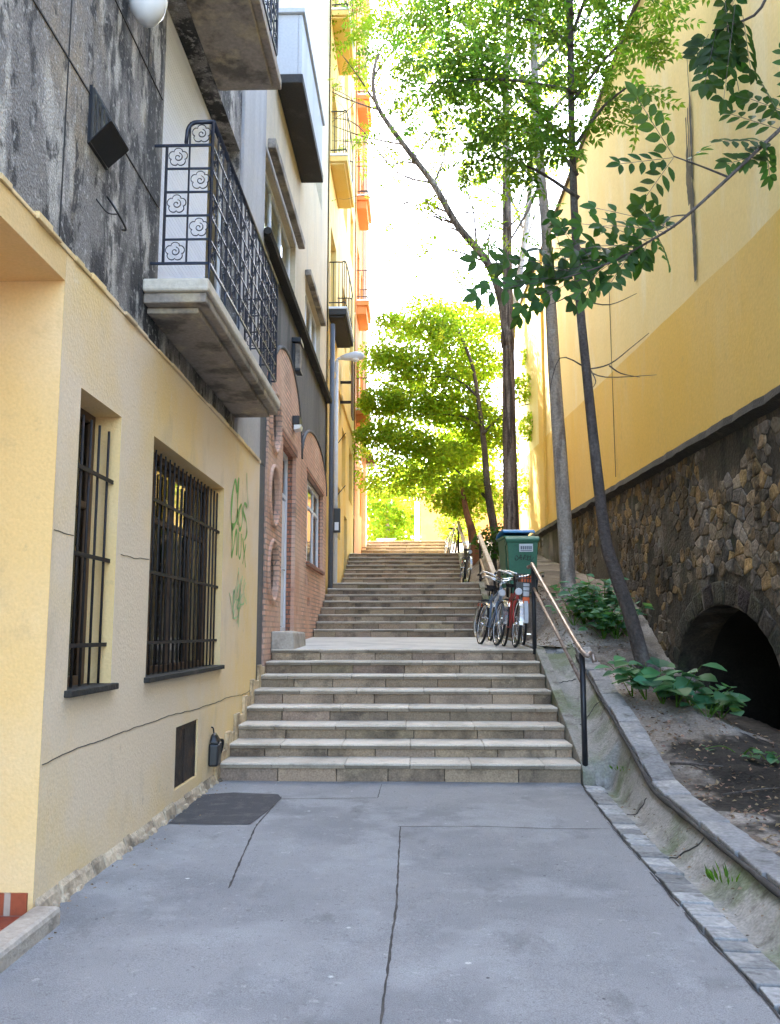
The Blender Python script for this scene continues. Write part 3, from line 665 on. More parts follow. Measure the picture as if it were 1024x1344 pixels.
def flower(mb, P, U, V, s, r):
    """five-petal wrought flower with a spiral heart in the square at P"""
    c = P + (U + V) * s * .5
    pts = []
    for k in range(60):
        a = 2 * PI * k / 60; rad = s * (.33 + .09 * abs(math.cos(2.5 * a)) ** .6 * 1.2 - .02)
        pts.append(c + (U * math.cos(a + .3) + V * math.sin(a + .3)) * rad)
    mb.tube(pts, r, 4, closed=True)
    pts = [c + (U * math.cos(a) + V * math.sin(a)) * s * .05 * (1 + a * .42) for a in [i * .45 for i in range(18)]]
    mb.tube(pts, r, 4)
def railing(XF, ya, yb, z0, z1, xw, rows, mats, parent, near=True):
    """flower-square railing: near return, front, far return"""
    mb = MB(); U = Vector((1, 0, 0)); Vv = Vector((0, 0, 1)); Yv = Vector((0, 1, 0))
    h = (z1 - z0) / rows
    def lineb(a, b, r): mb.tube([a, b], r, 4)
    # near return: 2 columns, inner one a row shorter, scroll on top
    wcol = (XF - xw - .10) / 2
    xs = [XF - 2 * wcol, XF - wcol, XF]
    for yy in (ya, yb):
        lineb((xs[0], yy, z0), (xs[0], yy, z1 - h), .012); lineb((xs[1], yy, z0), (xs[1], yy, z1), .008); lineb((XF, yy, z0 - (.0)), (XF, yy, z1), .014)
        for k in range(rows + 1):
            lineb((xs[0] if k < rows else xs[1] + .02, yy, z0 + k * h), (XF, yy, z0 + k * h), .010 if k not in (0, rows - 1) else .013)
        lineb((xw, yy, z1 - h), (xs[0], yy, z1 - h), .013); lineb((xw, yy, z0), (xs[0], yy, z0), .013)
        pts = [(xs[1] + .05 - .075 * math.cos(a) * 1.0 - .0, yy, z1 - .10 + .10 * math.sin(a)) for a in [i * PI / 2 / 6 for i in range(7)]]
        mb.tube([(xs[1] - .03, yy, z1 - h * .9)] + pts + [(XF, yy, z1)], .018, 6)
        for k in range(rows):
            for c_ in range(2):
                if (k + c_) % 2 == 0 and not (c_ == 0 and k == rows - 1):
                    s = min(wcol, h); flower(mb, Vector((xs[c_] + (wcol - s) / 2, yy, z0 + k * h + (h - s) / 2)), U, Vv, s * 1.0, .0045)
    nc = max(2, int(round((yb - ya) / h / 1.0))); w = (yb - ya) / nc
    for c_ in range(1, nc): lineb((XF, ya + c_ * w, z0), (XF, ya + c_ * w, z1), .008 if c_ % 3 else .013)
    for k in range(rows): lineb((XF, ya, z0 + k * h), (XF, yb, z0 + k * h), .009 if k else .013)
    mb.tube([(XF, ya, z1), (XF, yb, z1)], .022, 6)
    for k in range(rows):
        for c_ in range(nc):
            if (k + c_) % 2 == 0:
                s = min(w, h); flower(mb, Vector((XF, ya + c_ * w + (w - s) / 2, z0 + k * h + (h - s) / 2)), Yv, Vv, s, .0045)
    for c_ in range(0, nc + 1, 3):   # feet turned in to the slab edge
        yy = ya + c_ * w; mb.tube([(XF, yy, z0), (XF, yy, z0 - .14), (XF - .09, yy, z0 - .16)], .012, 6)
    return mb.build('railing', mats, parent)

bal = MB()
bal.box(XU, -1.60, 6.50, 10.10, 4.02, 4.10); bal.box(XU, -1.68, 6.6, 10.0, 3.97, 4.02)
balo = bal.build('balcony', M['slab'], nb, .012)
tp = MB(); tp.box(XU, -1.575, 6.46, 10.14, 4.101, 4.205); tp.build('balcony_coping', M['coping'], balo, .02)
railing(-1.62, 6.65, 10.0, 4.40, 5.60, XU, 6, M['iron_blue'], balo)
bal = MB(); bal.box(XU, -1.42, 5.2, 8.83, 7.30, 7.42); bal.box(XU, -1.50, 5.3, 8.73, 7.25, 7.30)
balo = bal.build('balcony', M['slab'], nb, .012)
railing(-1.46, 5.35, 8.7, 7.62, 8.82, XU, 6, M['iron_blue'], balo)
# enclosed white balcony on a near-black slab
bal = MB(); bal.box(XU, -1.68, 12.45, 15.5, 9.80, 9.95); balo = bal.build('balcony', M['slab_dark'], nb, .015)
bal = MB(); bal.box(-1.76, -1.70, 12.47, 15.48, 9.952, 10.95); bal.box(XU, -1.762, 12.47, 12.53, 9.952, 10.95); bal.box(XU, -1.762, 15.42, 15.48, 9.952, 10.95); bal.box(XU, -1.66, 12.42, 15.53, 10.952, 11.03)
bal.build('parapet', M['parapet'], balo, .01)
bal = MB(); bal.box(XU, -1.42, 5.2, 8.83, 13.1, 13.25); balo = bal.build('balcony', M['slab'], nb, .012)
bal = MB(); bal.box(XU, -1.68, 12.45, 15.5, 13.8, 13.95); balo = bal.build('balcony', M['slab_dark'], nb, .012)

# brick portal
def ell(cy, cz, ry, rz, n=24, a0=0, a1=2 * PI): return [(cy + ry * math.cos(lerp(a0, a1, i / n)), cz + rz * math.sin(lerp(a0, a1, i / n))) for i in range(n)]
XB = -2.03
def arch_outline(y0, y1, zb, zs, za, n=20):
    cy = (y0 + y1) / 2; ry = (y1 - y0) / 2
    return [(y0, zb), (y1, zb)] + [(cy + ry * math.cos(PI * i / n), zs + (za - zs) * math.sin(PI * i / n)) for i in range(n + 1)]
rounds = [(12.6, 2.37, .40), (12.6, 3.45, .40), (12.6, 4.53, .40)]
b = MB()
tpanel(b, XB, arch_outline(12.0, 15.6, .6, 4.6, 5.95), [[(13.4, 1.4), (14.9, 1.4), (14.9, 4.48), (13.4, 4.48)]] + [ell(cy, cz, r, r) for cy, cz, r in rounds], .06)
b.build('brick_portal', M['brick'], nb)
b = MB(); tpanel(b, XB - .002, arch_outline(15.64, 20.1, 1.0, 4.6, 5.48), [[(16.5, 2.82), (19.4, 2.82), (19.4, 4.50), (16.5, 4.50)], [(16.75, 2.0), (17.15, 2.0), (17.15, 2.16), (16.75, 2.16)], [(16.4, 2.35), (16.55, 2.35), (16.55, 2.6), (16.4, 2.6)], [(16.85, 2.4), (16.95, 2.4), (16.95, 2.52), (16.85, 2.52)]], .058)
b.build('brick_portal', M['brick'], nb)
b = MB()
for y0, y1, zs, za in ((12.0, 15.6, 4.6, 5.95), (15.64, 20.1, 4.6, 5.48)):
    b.tube([(XB - .01, y, z) for y, z in arch_outline(y0, y1, zs - .02, zs, za)[2:]], .035, 6)
b.build('arch_edge_line', M['dark_wall'], nb)  # dark raised line along the edge of both arches
b = MB()   # reveals of door, window, round windows
def rev(mb, X, y0, y1, z0, z1, d):
    Xi = X - d
    mb.poly([(X, y0, z0), (Xi, y0, z0), (Xi, y0, z1), (X, y0, z1)]); mb.poly([(X, y1, z0), (X, y1, z1), (Xi, y1, z1), (Xi, y1, z0)])
    mb.poly([(X, y0, z1), (Xi, y0, z1), (Xi, y1, z1), (X, y1, z1)]); mb.poly([(X, y0, z0), (X, y1, z0), (Xi, y1, z0), (Xi, y0, z0)])
rev(b, XB - .061, 13.4, 14.9, 1.4, 4.48, .2); b.build('reveal', M['brick_red'], nb); b = MB(); rev(b, XB - .061, 16.5, 19.4, 2.82, 4.5, .15)
b.build('reveal', M['brick_red'], nb)
b = MB()
b.box(-2.12, XB + .012, 13.3, 15.0, 4.485, 4.62); b.box(-2.12, XB + .012, 16.4, 19.5, 4.505, 4.60); b.build('lintel', M['brick_red'], nb, .008)
b = MB(); b.box(-2.2, XB + .05, 16.45, 19.45, 2.74, 2.815); b.build('window_sill', M['brick_red'], nb, .01)
for cy, cz, r in rounds:
    rm = MB(); rm.tube([(XB + .005, y, z) for y, z in ell(cy, cz, r + .03, r + .03, 32)], .035, 6, closed=True); ro = rm.build('round_window', M['brick'], nb)
    gl = MB(); pts = ell(cy, cz, r + .01, r + .01, 24); gl.poly([(XB - .05, y, z) for y, z in pts]); gl.build('pane', M['glass'], ro)
    bk = MB(); bk.poly([(XB - .056, y, z) for y, z in pts]); bk.build('dark_backing', M['inside'], ro)
XD = XB - .14
do = frame_mb(XD, 13.4, 14.9, 1.5, 4.48, .09, .06, vs=(14.15,), hs=(3.75,)).build('door', M['white'], nb, .006)
lf = MB()
for y0, y1 in ((13.51, 14.10), (14.2, 14.79)):
    lf.box(XD - .045, XD - .02, y0, y1, 1.6, 3.68)
    for z0, z1 in ((1.75, 2.35), (2.5, 3.55)): lf.box(XD - .02, XD - .008, y0 + .1, y1 - .1, z0, z1)
lf.build('door_leaf', M['white'], do, .006)
lf = MB(); lf.poly([(XD - .03, 13.5, 3.8), (XD - .03, 14.8, 3.8), (XD - .03, 14.8, 4.4), (XD - .03, 13.5, 4.4)]); lf.build('pane', M['glass'], do)
lf = MB(); lf.poly([(XD - .25, 13.4, 3.7), (XD - .25, 14.9, 3.7), (XD - .25, 14.9, 4.5), (XD - .25, 13.4, 4.5)]); lf.build('dark_backing', M['inside'], do)
lf = MB(); lf.tube([(XD + .0, 14.22, 2.5), (XD + .05, 14.22, 2.5), (XD + .05, 14.34, 2.5)], .012, 6); lf.build('handle', M['chrome'], do)
window(nb, XB - .10, 16.5, 19.4, 2.82, 4.5, M['white'], vs=(17.4, 18.4), hs=(4.0,), w=.08, backing=M['white_blind'], bx=.08, folds=10)
b = MB(); b.hexa([(XB + .001, 12.55, 1.2), (-1.70, 12.6, 1.2), (-1.70, 13.95, 1.2), (XB + .001, 14.6, 1.2)], [(XB + .001, 12.55, 1.52), (-1.72, 12.62, 1.50), (-1.72, 13.93, 1.50), (XB + .001, 14.6, 1.53)])
b.box(XD + .01, XB, 13.41, 14.89, 1.41, 1.515); b.build('doorstep', M['threshold'], nb, .025)

# graffiti on the yellow wall
def stroke(mb, pts, w, X=X0 + .004, n=5):
    P = smooth([(X, y, z) for y, z in pts], n); E = []
    for i, p in enumerate(P):
        d = (P[min(i + 1, len(P) - 1)] - P[max(i - 1, 0)]); d = d.normalized() if d.length else Vector((0, 1, 0)); nn = Vector((0, -d.z, d.y))
        ww = w * (.75 + .35 * math.sin(i * .7)); E.append((p + nn * ww, p - nn * ww))
    for (a, b_), (c, d) in zip(E, E[1:]): mb.poly([a, b_, d, c])
g = MB()
def gp(x, y):   # a tag drawn in a 1 x 1 square on the wall right of the big window
    return (9.62 + x * 1.02, 2.32 + y * .95)
for w, s_ in ((.030, [(.32, .80), (.20, .93), (.06, .70), (.04, .45), (.12, .36), (.30, .45), (.40, .60)]), (.024, [(.40, 1.0), (.36, .72), (.38, .42)]),
          (.020, [(.50, .66), (.44, .50), (.50, .38), (.62, .44), (.66, .60), (.58, .70), (.50, .64)]), (.018, [(.92, .72), (.76, .74), (.72, .62), (.90, .52), (.94, .38), (.80, .28)]), (.010, [(.86, 1.15), (.90, .95), (.97, .80), (.98, .72)]),
          (.022, [(.08, .40), (.12, .18), (.10, .02), (.20, .14), (.32, .34), (.38, .22), (.36, .05)]), (.016, [(.46, .34), (.46, .12), (.54, .03), (.62, .14), (.62, .34)]), (.014, [(.70, .30), (.82, .10), (.92, -.05)]), (.014, [(.90, .24), (.78, .06), (.72, -.02)])):
    stroke(g, [gp(*p) for p in s_], w * 1.25)
g.build('green_graffiti', M['graf_green'], nb)
g = MB()
for k in range(9):
    y0 = 9.7 + random.uniform(0, .75); z0 = 1.62 + random.uniform(0, .5)
    stroke(g, [(y0, z0), (y0 + random.uniform(-.2, .3), z0 + .15), (y0 + random.uniform(0, .3), z0 - .1), (y0 + random.uniform(-.1, .2), z0 + random.uniform(-.2, .1)), (y0 + .1, z0 + .2)], random.uniform(.006, .013))
g.build('faded_graffiti', M['graf_mint'], nb)

# ------------------------------------------------------------------ fittings on the near wall
v = thing('vent_cowl', 'black wedge-shaped wire cage on the sooty grey wall above the entrance', 'wall vent', (XU, 5.4, 4.75))
b = MB(); X1 = XU + .15
A = [(XU, 5.27, 5.00), (XU, 5.57, 5.00), (XU, 5.27, 4.62), (XU, 5.57, 4.62)]; apex = [(X1, 5.29, 4.76), (X1, 5.59, 4.76)]
b.poly([A[2], A[3], apex[1], apex[0]]); b.poly([A[0], A[2], apex[0]]) if False else None
b.box(XU, XU + .02, 5.25, 5.59, 4.61, 5.01)
b.build('back_plate', M['iron'], v)
b = MB()
for i in range(8):
    t = i / 7; y = lerp(5.27, 5.57, t); b.tube([(XU + .02, y, 5.00), (X1, lerp(5.25, 5.59, t), 4.76)], .007, 4); 
for k in range(6):
    t = k / 5; b.tube([(lerp(XU + .02, X1, t), lerp(5.27, 5.25, t), lerp(5.00, 4.76, t)), (lerp(XU + .02, X1, t), lerp(5.57, 5.59, t), lerp(5.00, 4.76, t))], .007, 4)
for s_, e in ((5.27, 5.25), (5.57, 5.59)):
    for k in range(5):
        t = k / 4; b.tube([(lerp(XU + .02, X1, t), lerp(s_, e, t), lerp(5.00, 4.76, t)), (lerp(XU + .02, X1, t), lerp(s_, e, t), lerp(4.63, 4.75, t))], .007, 4)
b.build('wire_cage', M['cage'], v)
b = MB(); b.hexa([(XU + .02, 5.25, 4.62), (XU + .021, 5.59, 4.62), (XU + .022, 5.59, 4.63), (XU + .02, 5.25, 4.63)], [(X1, 5.24, 4.75), (X1, 5.6, 4.75), (X1, 5.6, 4.76), (X1, 5.24, 4.76)]); b.build('bottom_plate', M['iron'], v)
b = MB(); b.tube(smooth([(XU + .02, 5.6, 4.42), (XU + .10, 5.57, 4.30), (XU + .12, 5.7, 4.24), (XU + .06, 5.8, 4.28)]), .008, 5); b.tube(smooth([(XU + .0, 5.45, 4.33), (XU + .06, 5.5, 4.26), (XU + .1, 5.57, 4.28)]), .006, 5)
tag(b.build('cable_end', M['black_pl']), 'loose bent black cable end below the wire cage on the grey wall', 'cable')
v = thing('globe_lamp', 'pale oval glass globe lamp at the top of the sooty grey wall', 'wall lamp', (XU, 5.85, 6.0))
b = MB(); b.lathe((XU + .16, 5.85, 5.88), [(.005, 0), (.07, .02), (.12, .09), (.14, .18), (.13, .3), (.09, .38), (.05, .42)], 'z', 20); b.build('globe', M['lamp_glass'], v)
b = MB(); b.tube([(XU, 5.85, 6.42), (XU + .16, 5.85, 6.42), (XU + .16, 5.85, 6.3)], .025, 8); b.build('bracket', M['iron'], v)
v = thing('hanging_bag', 'small black zipped pouch hung low on the yellow wall beside the steps', 'pouch', (X0 + .06, 8.95, .2))
b = MB(); b.hexa([(X0 + .005, 8.83, .20), (X0 + .10, 8.84, .20), (X0 + .10, 9.0, .20), (X0 + .005, 9.02, .20)], [(X0 + .005, 8.84, .42), (X0 + .11, 8.85, .41), (X0 + .11, 8.98, .43), (X0 + .005, 9.0, .43)])
b.hexa([(X0 + .005, 8.84, .421), (X0 + .11, 8.85, .411), (X0 + .11, 8.98, .431), (X0 + .005, 9.0, .431)], [(X0 + .02, 8.88, .51), (X0 + .06, 8.89, .51), (X0 + .06, 8.95, .52), (X0 + .02, 8.96, .52)])
b.build('pouch_body', M['black_pl'], v, .02)
b = MB(); b.tube(smooth([(X0 + .04, 8.92, .50), (X0 + .03, 8.92, .56), (X0 + .01, 8.92, .57)]), .008, 5); b.tube(smooth([(X0 + .08, 8.98, .44), (X0 + .10, 9.05, .42), (X0 + .08, 9.06, .32), (X0 + .06, 9.03, .27)]), .016, 6); b.build('strap', M['black_rub'], v)
v = thing('portal_lamp', 'small square black and white lamp on the pink brick above the door', 'wall lamp', (XB, 14.5, 4.95))
b = MB(); b.box(XB, XB + .12, 14.35, 14.62, 4.93, 5.08); b.build('housing', M['black_pl'], v, .01)
b = MB(); b.hexa([(XB + .02, 14.36, 4.84), (XB + .13, 14.36, 4.86), (XB + .13, 14.6, 4.86), (XB + .02, 14.6, 4.84)], [(XB + .02, 14.36, 4.929), (XB + .15, 14.36, 4.929), (XB + .15, 14.6, 4.929), (XB + .02, 14.6, 4.929)]); b.build('diffuser', M['lamp_glass'], v, .01)
v = thing('wall_lantern', 'dark boxy lantern on the sooty wall under the cornice', 'wall lamp', (XU, 14.8, 6.1))
b = MB(); b.box(XU, XU + .16, 14.55, 14.95, 6.42, 6.5); b.box(XU, XU + .05, 14.6, 14.9, 5.95, 6.42); b.box(XU + .051, XU + .15, 14.6, 14.9, 5.92, 5.97); b.build('housing', M['iron'], v, .008)
b = MB(); b.box(XU + .052, XU + .14, 14.62, 14.88, 5.972, 6.415); b.build('glass_body', M['slab'], v, .01)
v = thing('wall_bracket', 'thin rust-brown panel held off the yellow wall by two bars', 'bracket', (-2.06, 24, 8))
b = MB()
for z in (8.42, 7.85): b = MB(); b.box(-2.06, -1.75, 23.97, 24.03, z - .035, z + .035); b.build('bar', M['rust_iron'], v)
b = MB(); b.box(-1.75, -1.70, 23.8, 24.3, 7.4, 9.0); b.build('board', M['wood'], v)

# ------------------------------------------------------------------ street lamp and its box
sl = thing('street_lamp', 'grey street lamp on a wall pole with a flat pale head over the steps', 'street lamp', (-1.98, 21.9, 2.7))
b = MB(); b.tube([(-1.98, 21.9, 2.66), (-1.98, 21.9, 8.35)], [.06, .05], 10); b.tube(smooth([(-1.98, 21.9, 8.3), (-1.96, 21.9, 8.42), (-1.85, 21.9, 8.46)]), .04, 8); b.build('pole', M['lamp_grey'], sl)
b = MB(); b.tube([(-1.88, 21.9, 8.46), (-1.75, 21.9, 8.48), (-1.5, 21.9, 8.51), (-1.34, 21.9, 8.51), (-1.27, 21.9, 8.50)], [.05, .085, .12, .10, .03], 10); b.build('lamp_head', M['lamp_grey'], sl)
b = MB(); b.lathe((-1.5, 21.9, 8.36), [(.02, 0), (.07, .01), (.1, .05), (.1, .07)], 'z', 12); b.build('lens', M['lamp_glass'], sl)
jb = thing('junction_box', 'small dark box with a white notice on the lamp pole by the steps', 'electric box', (-1.9, 21.8, 4.0))
b = MB(); b.box(-2.02, -1.84, 21.70, 21.83, 3.95, 4.55); b.build('cabinet', M['black_pl'], jb, .015)
b = MB(); b.box(-1.98, -1.88, 21.694, 21.699, 4.0, 4.2); b.build('notice', M['paper'], jb)

# ------------------------------------------------------------------ yellow and orange buildings further up
yb = thing('yellow_building', 'tall yellow building with small balconies beyond the grey building', 'building', (-6, 25, 2.5))
XY = -2.06
wl = [(20.9, 22.4, z, z + 2.2) for z in (9.35, 13.3, 17.25, 21.2)] + [(24.6, 26.0, z, z + 1.7) for z in (5.6, 9.8, 13.7, 17.7, 21.6)] + [(27.3, 28.7, z, z + 1.7) for z in (5.6, 9.8, 13.7, 17.7, 21.6)] + [(25.6, 26.7, 2.9, 4.9), (22.9, 24.2, 4.0, 5.4)]
b = MB(); panel(b, XY, 20.4, 29.5, 1.5, 27.3, wl, .2); b.build('facade', M['yellow_b'], yb)
b = MB(); b.box(-12, -2.5, 20.41, 29.5, 1, 27.25); b.poly([(-2.5, 29.5, 1), (XY, 29.5, 1), (XY, 29.5, 27.3), (-2.5, 29.5, 27.3)]); b.poly([(-2.5, 20.41, 26), (XY, 20.41, 26), (XY, 20.41, 27.3), (-2.5, 20.41, 27.3)]); b.build('building_core', M['yellow_b'], yb)
for y0, y1, z0, z1 in wl[:-2]: window(yb, XY - .17, y0, y1, z0, z1, M['white'], vs=((y0 + y1) / 2,), w=.07, backing=M['cream_cloth'], bx=.1)
window(yb, XY - .17, 22.9, 24.2, 4.0, 5.4, M['wood'], vs=(23.55,), w=.07, backing=M['inside'], bx=.1)
b = MB(); b.box(XY - .2, XY - .14, 25.6, 26.7, 2.9, 4.9); b.box(XY - .14, XY - .12, 25.75, 26.1, 3.1, 4.7); b.box(XY - .14, XY - .12, 26.2, 26.55, 3.1, 4.7); b.build('door', M['wood'], yb, .01)
def round_rail(parent, XF, ya, yb_, z0, h, m=M['iron']):
    mb = MB()
    path = smooth([(XY, ya, 0), (XF - .12, ya, 0), (XF, ya + .14, 0), (XF, yb_ - .14, 0), (XF - .12, yb_, 0), (XY, yb_, 0)], 5)
    for z in (z0 + h, z0 + .12): mb.tube([(p.x, p.y, z) for p in path], .016, 6)
    for p in path[::2]: mb.tube([(p.x, p.y, z0), (p.x, p.y, z0 + h)], .009, 4)
    return mb.build('railing', m, parent)
for z in (9.1, 13.05, 17.0, 20.95):
    b = MB(); b.box(XY, -1.63, 20.5, 22.95, z, z + .14); b.box(XY, -1.70, 20.56, 22.9, z - .05, z)
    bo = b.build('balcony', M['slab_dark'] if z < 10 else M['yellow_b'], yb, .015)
    b = MB(); b.box(XY, -1.61, 20.48, 22.97, z + .141, z + .2); b.build('balcony_coping', M['white'], bo, .01)
    round_rail(bo, -1.65, 20.56, 22.9, z + .2, 1.15)
b = MB(); b.box(XY, XY + .14, 20.7, 29.5, 26.3, 26.7); b.build('cornice', M['yellow_b'], yb, .02)
b = MB(); b.box(XY, XY + .06, 20.7, 29.5, 7.9, 8.05); b.build('string_course', M['yellow_b'], yb, .02)
b = MB(); b.tube([(-1.97, 20.62, 2.2), (-1.97, 20.62, 8.9)], .06, 10); b.build('downpipe', M['pipe'], yb)
b = MB()
for z in (5.1, 6.5): b.tube([(XY, 23.2, z), (XY + .25, 22.8, z + .2)], .012, 5)
b.build('flag_holder', M['iron'], yb)

ob = thing('orange_building', 'orange building at the upper end of the row with arched dark canopy', 'building', (-6, 32, 4))
XO = -2.03; EO = 34.2
wl = [(30.3, 31.5, z, z + 2.1) for z in (9.3, 13.25, 17.2, 21.1)] + [(32.4, 33.4, z, z + 1.6) for z in (5.8, 9.8, 13.7, 17.6)]
b = MB(); panel(b, XO, 29.5, EO, 2.5, 26.6, wl, .2); b.build('facade', M['orange_b'], ob)
b = MB(); b.box(-12, -2.5, 29.51, EO, 2, 26.5); b.poly([(-2.5, EO, 2), (XO, EO, 2), (XO, EO, 26.6), (-2.5, EO, 26.6)]); b.poly([(-2.5, 29.5, 26.6), (XO, 29.5, 26.6), (XO, EO, 26.6), (-2.5, EO, 26.6)]); b.build('building_core', M['orange_b'], ob)
for y0, y1, z0, z1 in wl: window(ob, XO - .17, y0, y1, z0, z1, M['white'], vs=((y0 + y1) / 2,), w=.07, backing=M['cream_cloth'], bx=.1)
for z in (9.0, 12.95, 16.9, 20.8):
    b = MB(); b.box(XO, -1.6, 30.0, 31.9, z, z + .16); b.box(XO, -1.68, 30.06, 31.84, z - .3, z); bo = b.build('balcony', M['orange_b'], ob, .02)
    b = MB(); b.box(XO, -1.58, 29.98, 31.92, z + .161, z + .22); b.build('balcony_coping', M['white'], bo, .01)
    round_rail(bo, -1.62, 30.06, 31.84, z + .22, 1.1)
b = MB(); b.box(XO, XO + .16, EO - .5, EO, 3.5, 26.55); b.build('corner_pilaster', M['pale_render'], ob, .02)
b = MB(); b.box(XO, XO + .05, 29.6, EO - .51, 7.6, 7.8); b.build('string_course', M['pale_render'], ob, .01)
b = MB(); b.box(XO, XO + .3, 29.5, EO + .1, 26.61, 26.9); b.build('cornice', M['pale_render'], ob, .01)
b = MB()   # arched canopy over the end door
prof = [(XO + .161 + .34 * math.sin(PI / 2 * i / 6), 7.95 + .55 * math.cos(PI / 2 * i / 6)) for i in range(7)]
for (xa, za), (xb, zb) in zip(prof, prof[1:]): b.poly([(xa, 33.6, za), (xb, 33.6, zb), (xb, 34.3, zb), (xa, 34.3, za)])
b.poly([(XO + .161, 33.6, 7.95)] + [(x, 33.6, z) for x, z in prof]); b.poly([(XO + .161, 34.3, 7.95)] + [(x, 34.3, z) for x, z in prof]); b.poly([(XO + .161, 33.6, 7.95), (XO + .501, 33.6, 7.95), (XO + .501, 34.3, 7.95), (XO + .161, 34.3, 7.95)])
b.build('canopy', M['wood'], ob)
# ------------------------------------------------------------------ right: stone wall and yellow firewall
def zl(Y): return 4.27 + (Y - 10) * .016
sw = thing('stone_wall', 'old rubble stone retaining wall with a dark arched opening under the yellow wall', 'wall', (4.2, 14, .5))
arch = [(10.35, -.4), (14.15, -.4), (14.15, .75)] + [(12.25 + 1.9 * math.cos(PI * i / 18), .75 + 1.12 * math.sin(PI * i / 18)) for i in range(1, 18)] + [(10.35, .75)]
b = MB(); tpanel(b, 0, [(2, -.5), (31, -.5), (31, zl(31)), (2, zl(2))], [arch], .5)
b.v = [(wallx(y) - x, y, z) for x, y, z in b.v]
b.build('wall_face', M['mortar'], sw)
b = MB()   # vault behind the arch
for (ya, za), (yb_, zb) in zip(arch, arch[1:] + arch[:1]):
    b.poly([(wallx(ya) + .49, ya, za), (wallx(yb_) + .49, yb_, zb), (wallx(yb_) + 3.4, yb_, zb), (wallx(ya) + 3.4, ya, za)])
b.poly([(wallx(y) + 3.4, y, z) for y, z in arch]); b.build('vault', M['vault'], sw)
cols = [(.34, .22, .10), (.28, .20, .12), (.22, .17, .12), (.40, .27, .12), (.19, .165, .14), (.25, .21, .17), (.30, .24, .17), (.15, .125, .10)]
b = MB()
def in_arch(y, z, m=0): return (10.35 - m < y < 14.15 + m and z < .75) or ((y - 12.25) / (1.9 + m)) ** 2 + ((z - .75) / (1.12 + m)) ** 2 < 1 and z >= .75
def stone(pts, out, colr):
    cy = sum(p[0] for p in pts) / len(pts); cz = sum(p[1] for p in pts) / len(pts); k = len(b.v); n = len(pts)
    for s_, o in ((1, -.004), (.965, out * .8), (.75, out)):
        for y, z in pts:
            yy, zz = lerp(cy, y, s_), lerp(cz, z, s_); b.v.append((wallx(yy) - o - .012 * noise.noise((yy * 9, zz * 9, 0)), yy, zz))
    for r_ in range(2):
        for i in range(n): j = (i + 1) % n; b.face([k + r_ * n + i, k + r_ * n + j, k + (r_ + 1) * n + j, k + (r_ + 1) * n + i], colr, True)
    b.face([k + 2 * n + i for i in range(n)], colr, False)
def rounded(y0, y1, z0, z1, g):
    c = [(y0, z0), (y1, z0), (y1, z1), (y0, z1)]; c = [(y + random.uniform(-.035, .035), z + random.uniform(-.03, .03)) for y, z in c]; out = []
    for i in range(4):
        p, q, r_ = c[i - 1], c[i], c[(i + 1) % 4]
        for a in (.22, ): out.append((lerp(q[0], p[0], a), lerp(q[1], p[1], a)))
        out.append((lerp(q[0], (p[0] + r_[0]) / 2, .09), lerp(q[1], (p[1] + r_[1]) / 2, .09)))
        out.append((lerp(q[0], r_[0], .22), lerp(q[1], r_[1], .22)))
    cy = (y0 + y1) / 2; cz = (z0 + z1) / 2
    return [(y - math.copysign(g, y - cy), z - math.copysign(g, z - cz)) for y, z in out]
def clip(poly, px, py, nx, ny):
    out = []
    for i in range(len(poly)):
        a, c = poly[i - 1], poly[i]; da = (a[0] - px) * nx + (a[1] - py) * ny; dc = (c[0] - px) * nx + (c[1] - py) * ny
        if (da < 0) != (dc < 0): t = da / (da - dc); out.append((lerp(a[0], c[0], t), lerp(a[1], c[1], t)))
        if dc < 0: out.append(c)
    return out
GY, GZ = .235, .155; seeds = {}
for i in range(int(28 / GY)):
    for j in range(36):
        seeds[i, j] = (3 + (i + .5 + random.uniform(-.44, .44) + .5 * (j % 2)) * GY, -.2 + (j + .5 + random.uniform(-.44, .44)) * GZ)
for (i, j), (cy, cz) in seeds.items():
    if random.random() < .07: continue
    poly = [(cy - .5, cz - .4), (cy + .5, cz - .4), (cy + .5, cz + .4), (cy - .5, cz + .4)]
    for di in (-2, -1, 0, 1, 2):
        for dj in (-2, -1, 0, 1, 2):
            q = seeds.get((i + di, j + dj))
            if q is None or (di == 0 and dj == 0): continue
            ny, nz = q[0] - cy, (q[1] - cz) * 1.5
            poly = clip(poly, (q[0] + cy) / 2, (q[1] + cz) / 2, ny, nz)
            if len(poly) < 3: break
        if len(poly) < 3: break
    if len(poly) < 3: continue
    my = sum(p[0] for p in poly) / len(poly); mz = sum(p[1] for p in poly) / len(poly)
    if max(p[1] for p in poly) > zl(my) - .10 or in_arch(my, mz, .46) or in_arch(my, min(p[1] for p in poly), .36): continue
    cover = noise.noise((my * .30, mz * .5, 11)) + .45 * noise.noise((my * 1.2, mz * 1.2, 5)) + (.16 if 13.2 < my < 15.5 else -.12 if my < 13 else .02)
    if cover > .20: continue
    g_ = random.uniform(.90, .985); pts = []
    for k in range(len(poly)):
        a, c = poly[k], poly[(k + 1) % len(poly)]
        for t in (.1, .5, .9): pts.append((my + (lerp(a[0], c[0], t) - my) * g_ + random.uniform(-.008, .008), mz + (lerp(a[1], c[1], t) - mz) * g_ + random.uniform(-.008, .008)))
    cc = random.choice(cols); t = random.uniform(.5, 1.3) * (1.0 if my < 12.9 else .62)
    stone(pts, random.uniform(.002, .028) * (1 if cover < .08 else .5), tuple(q * t for q in cc))
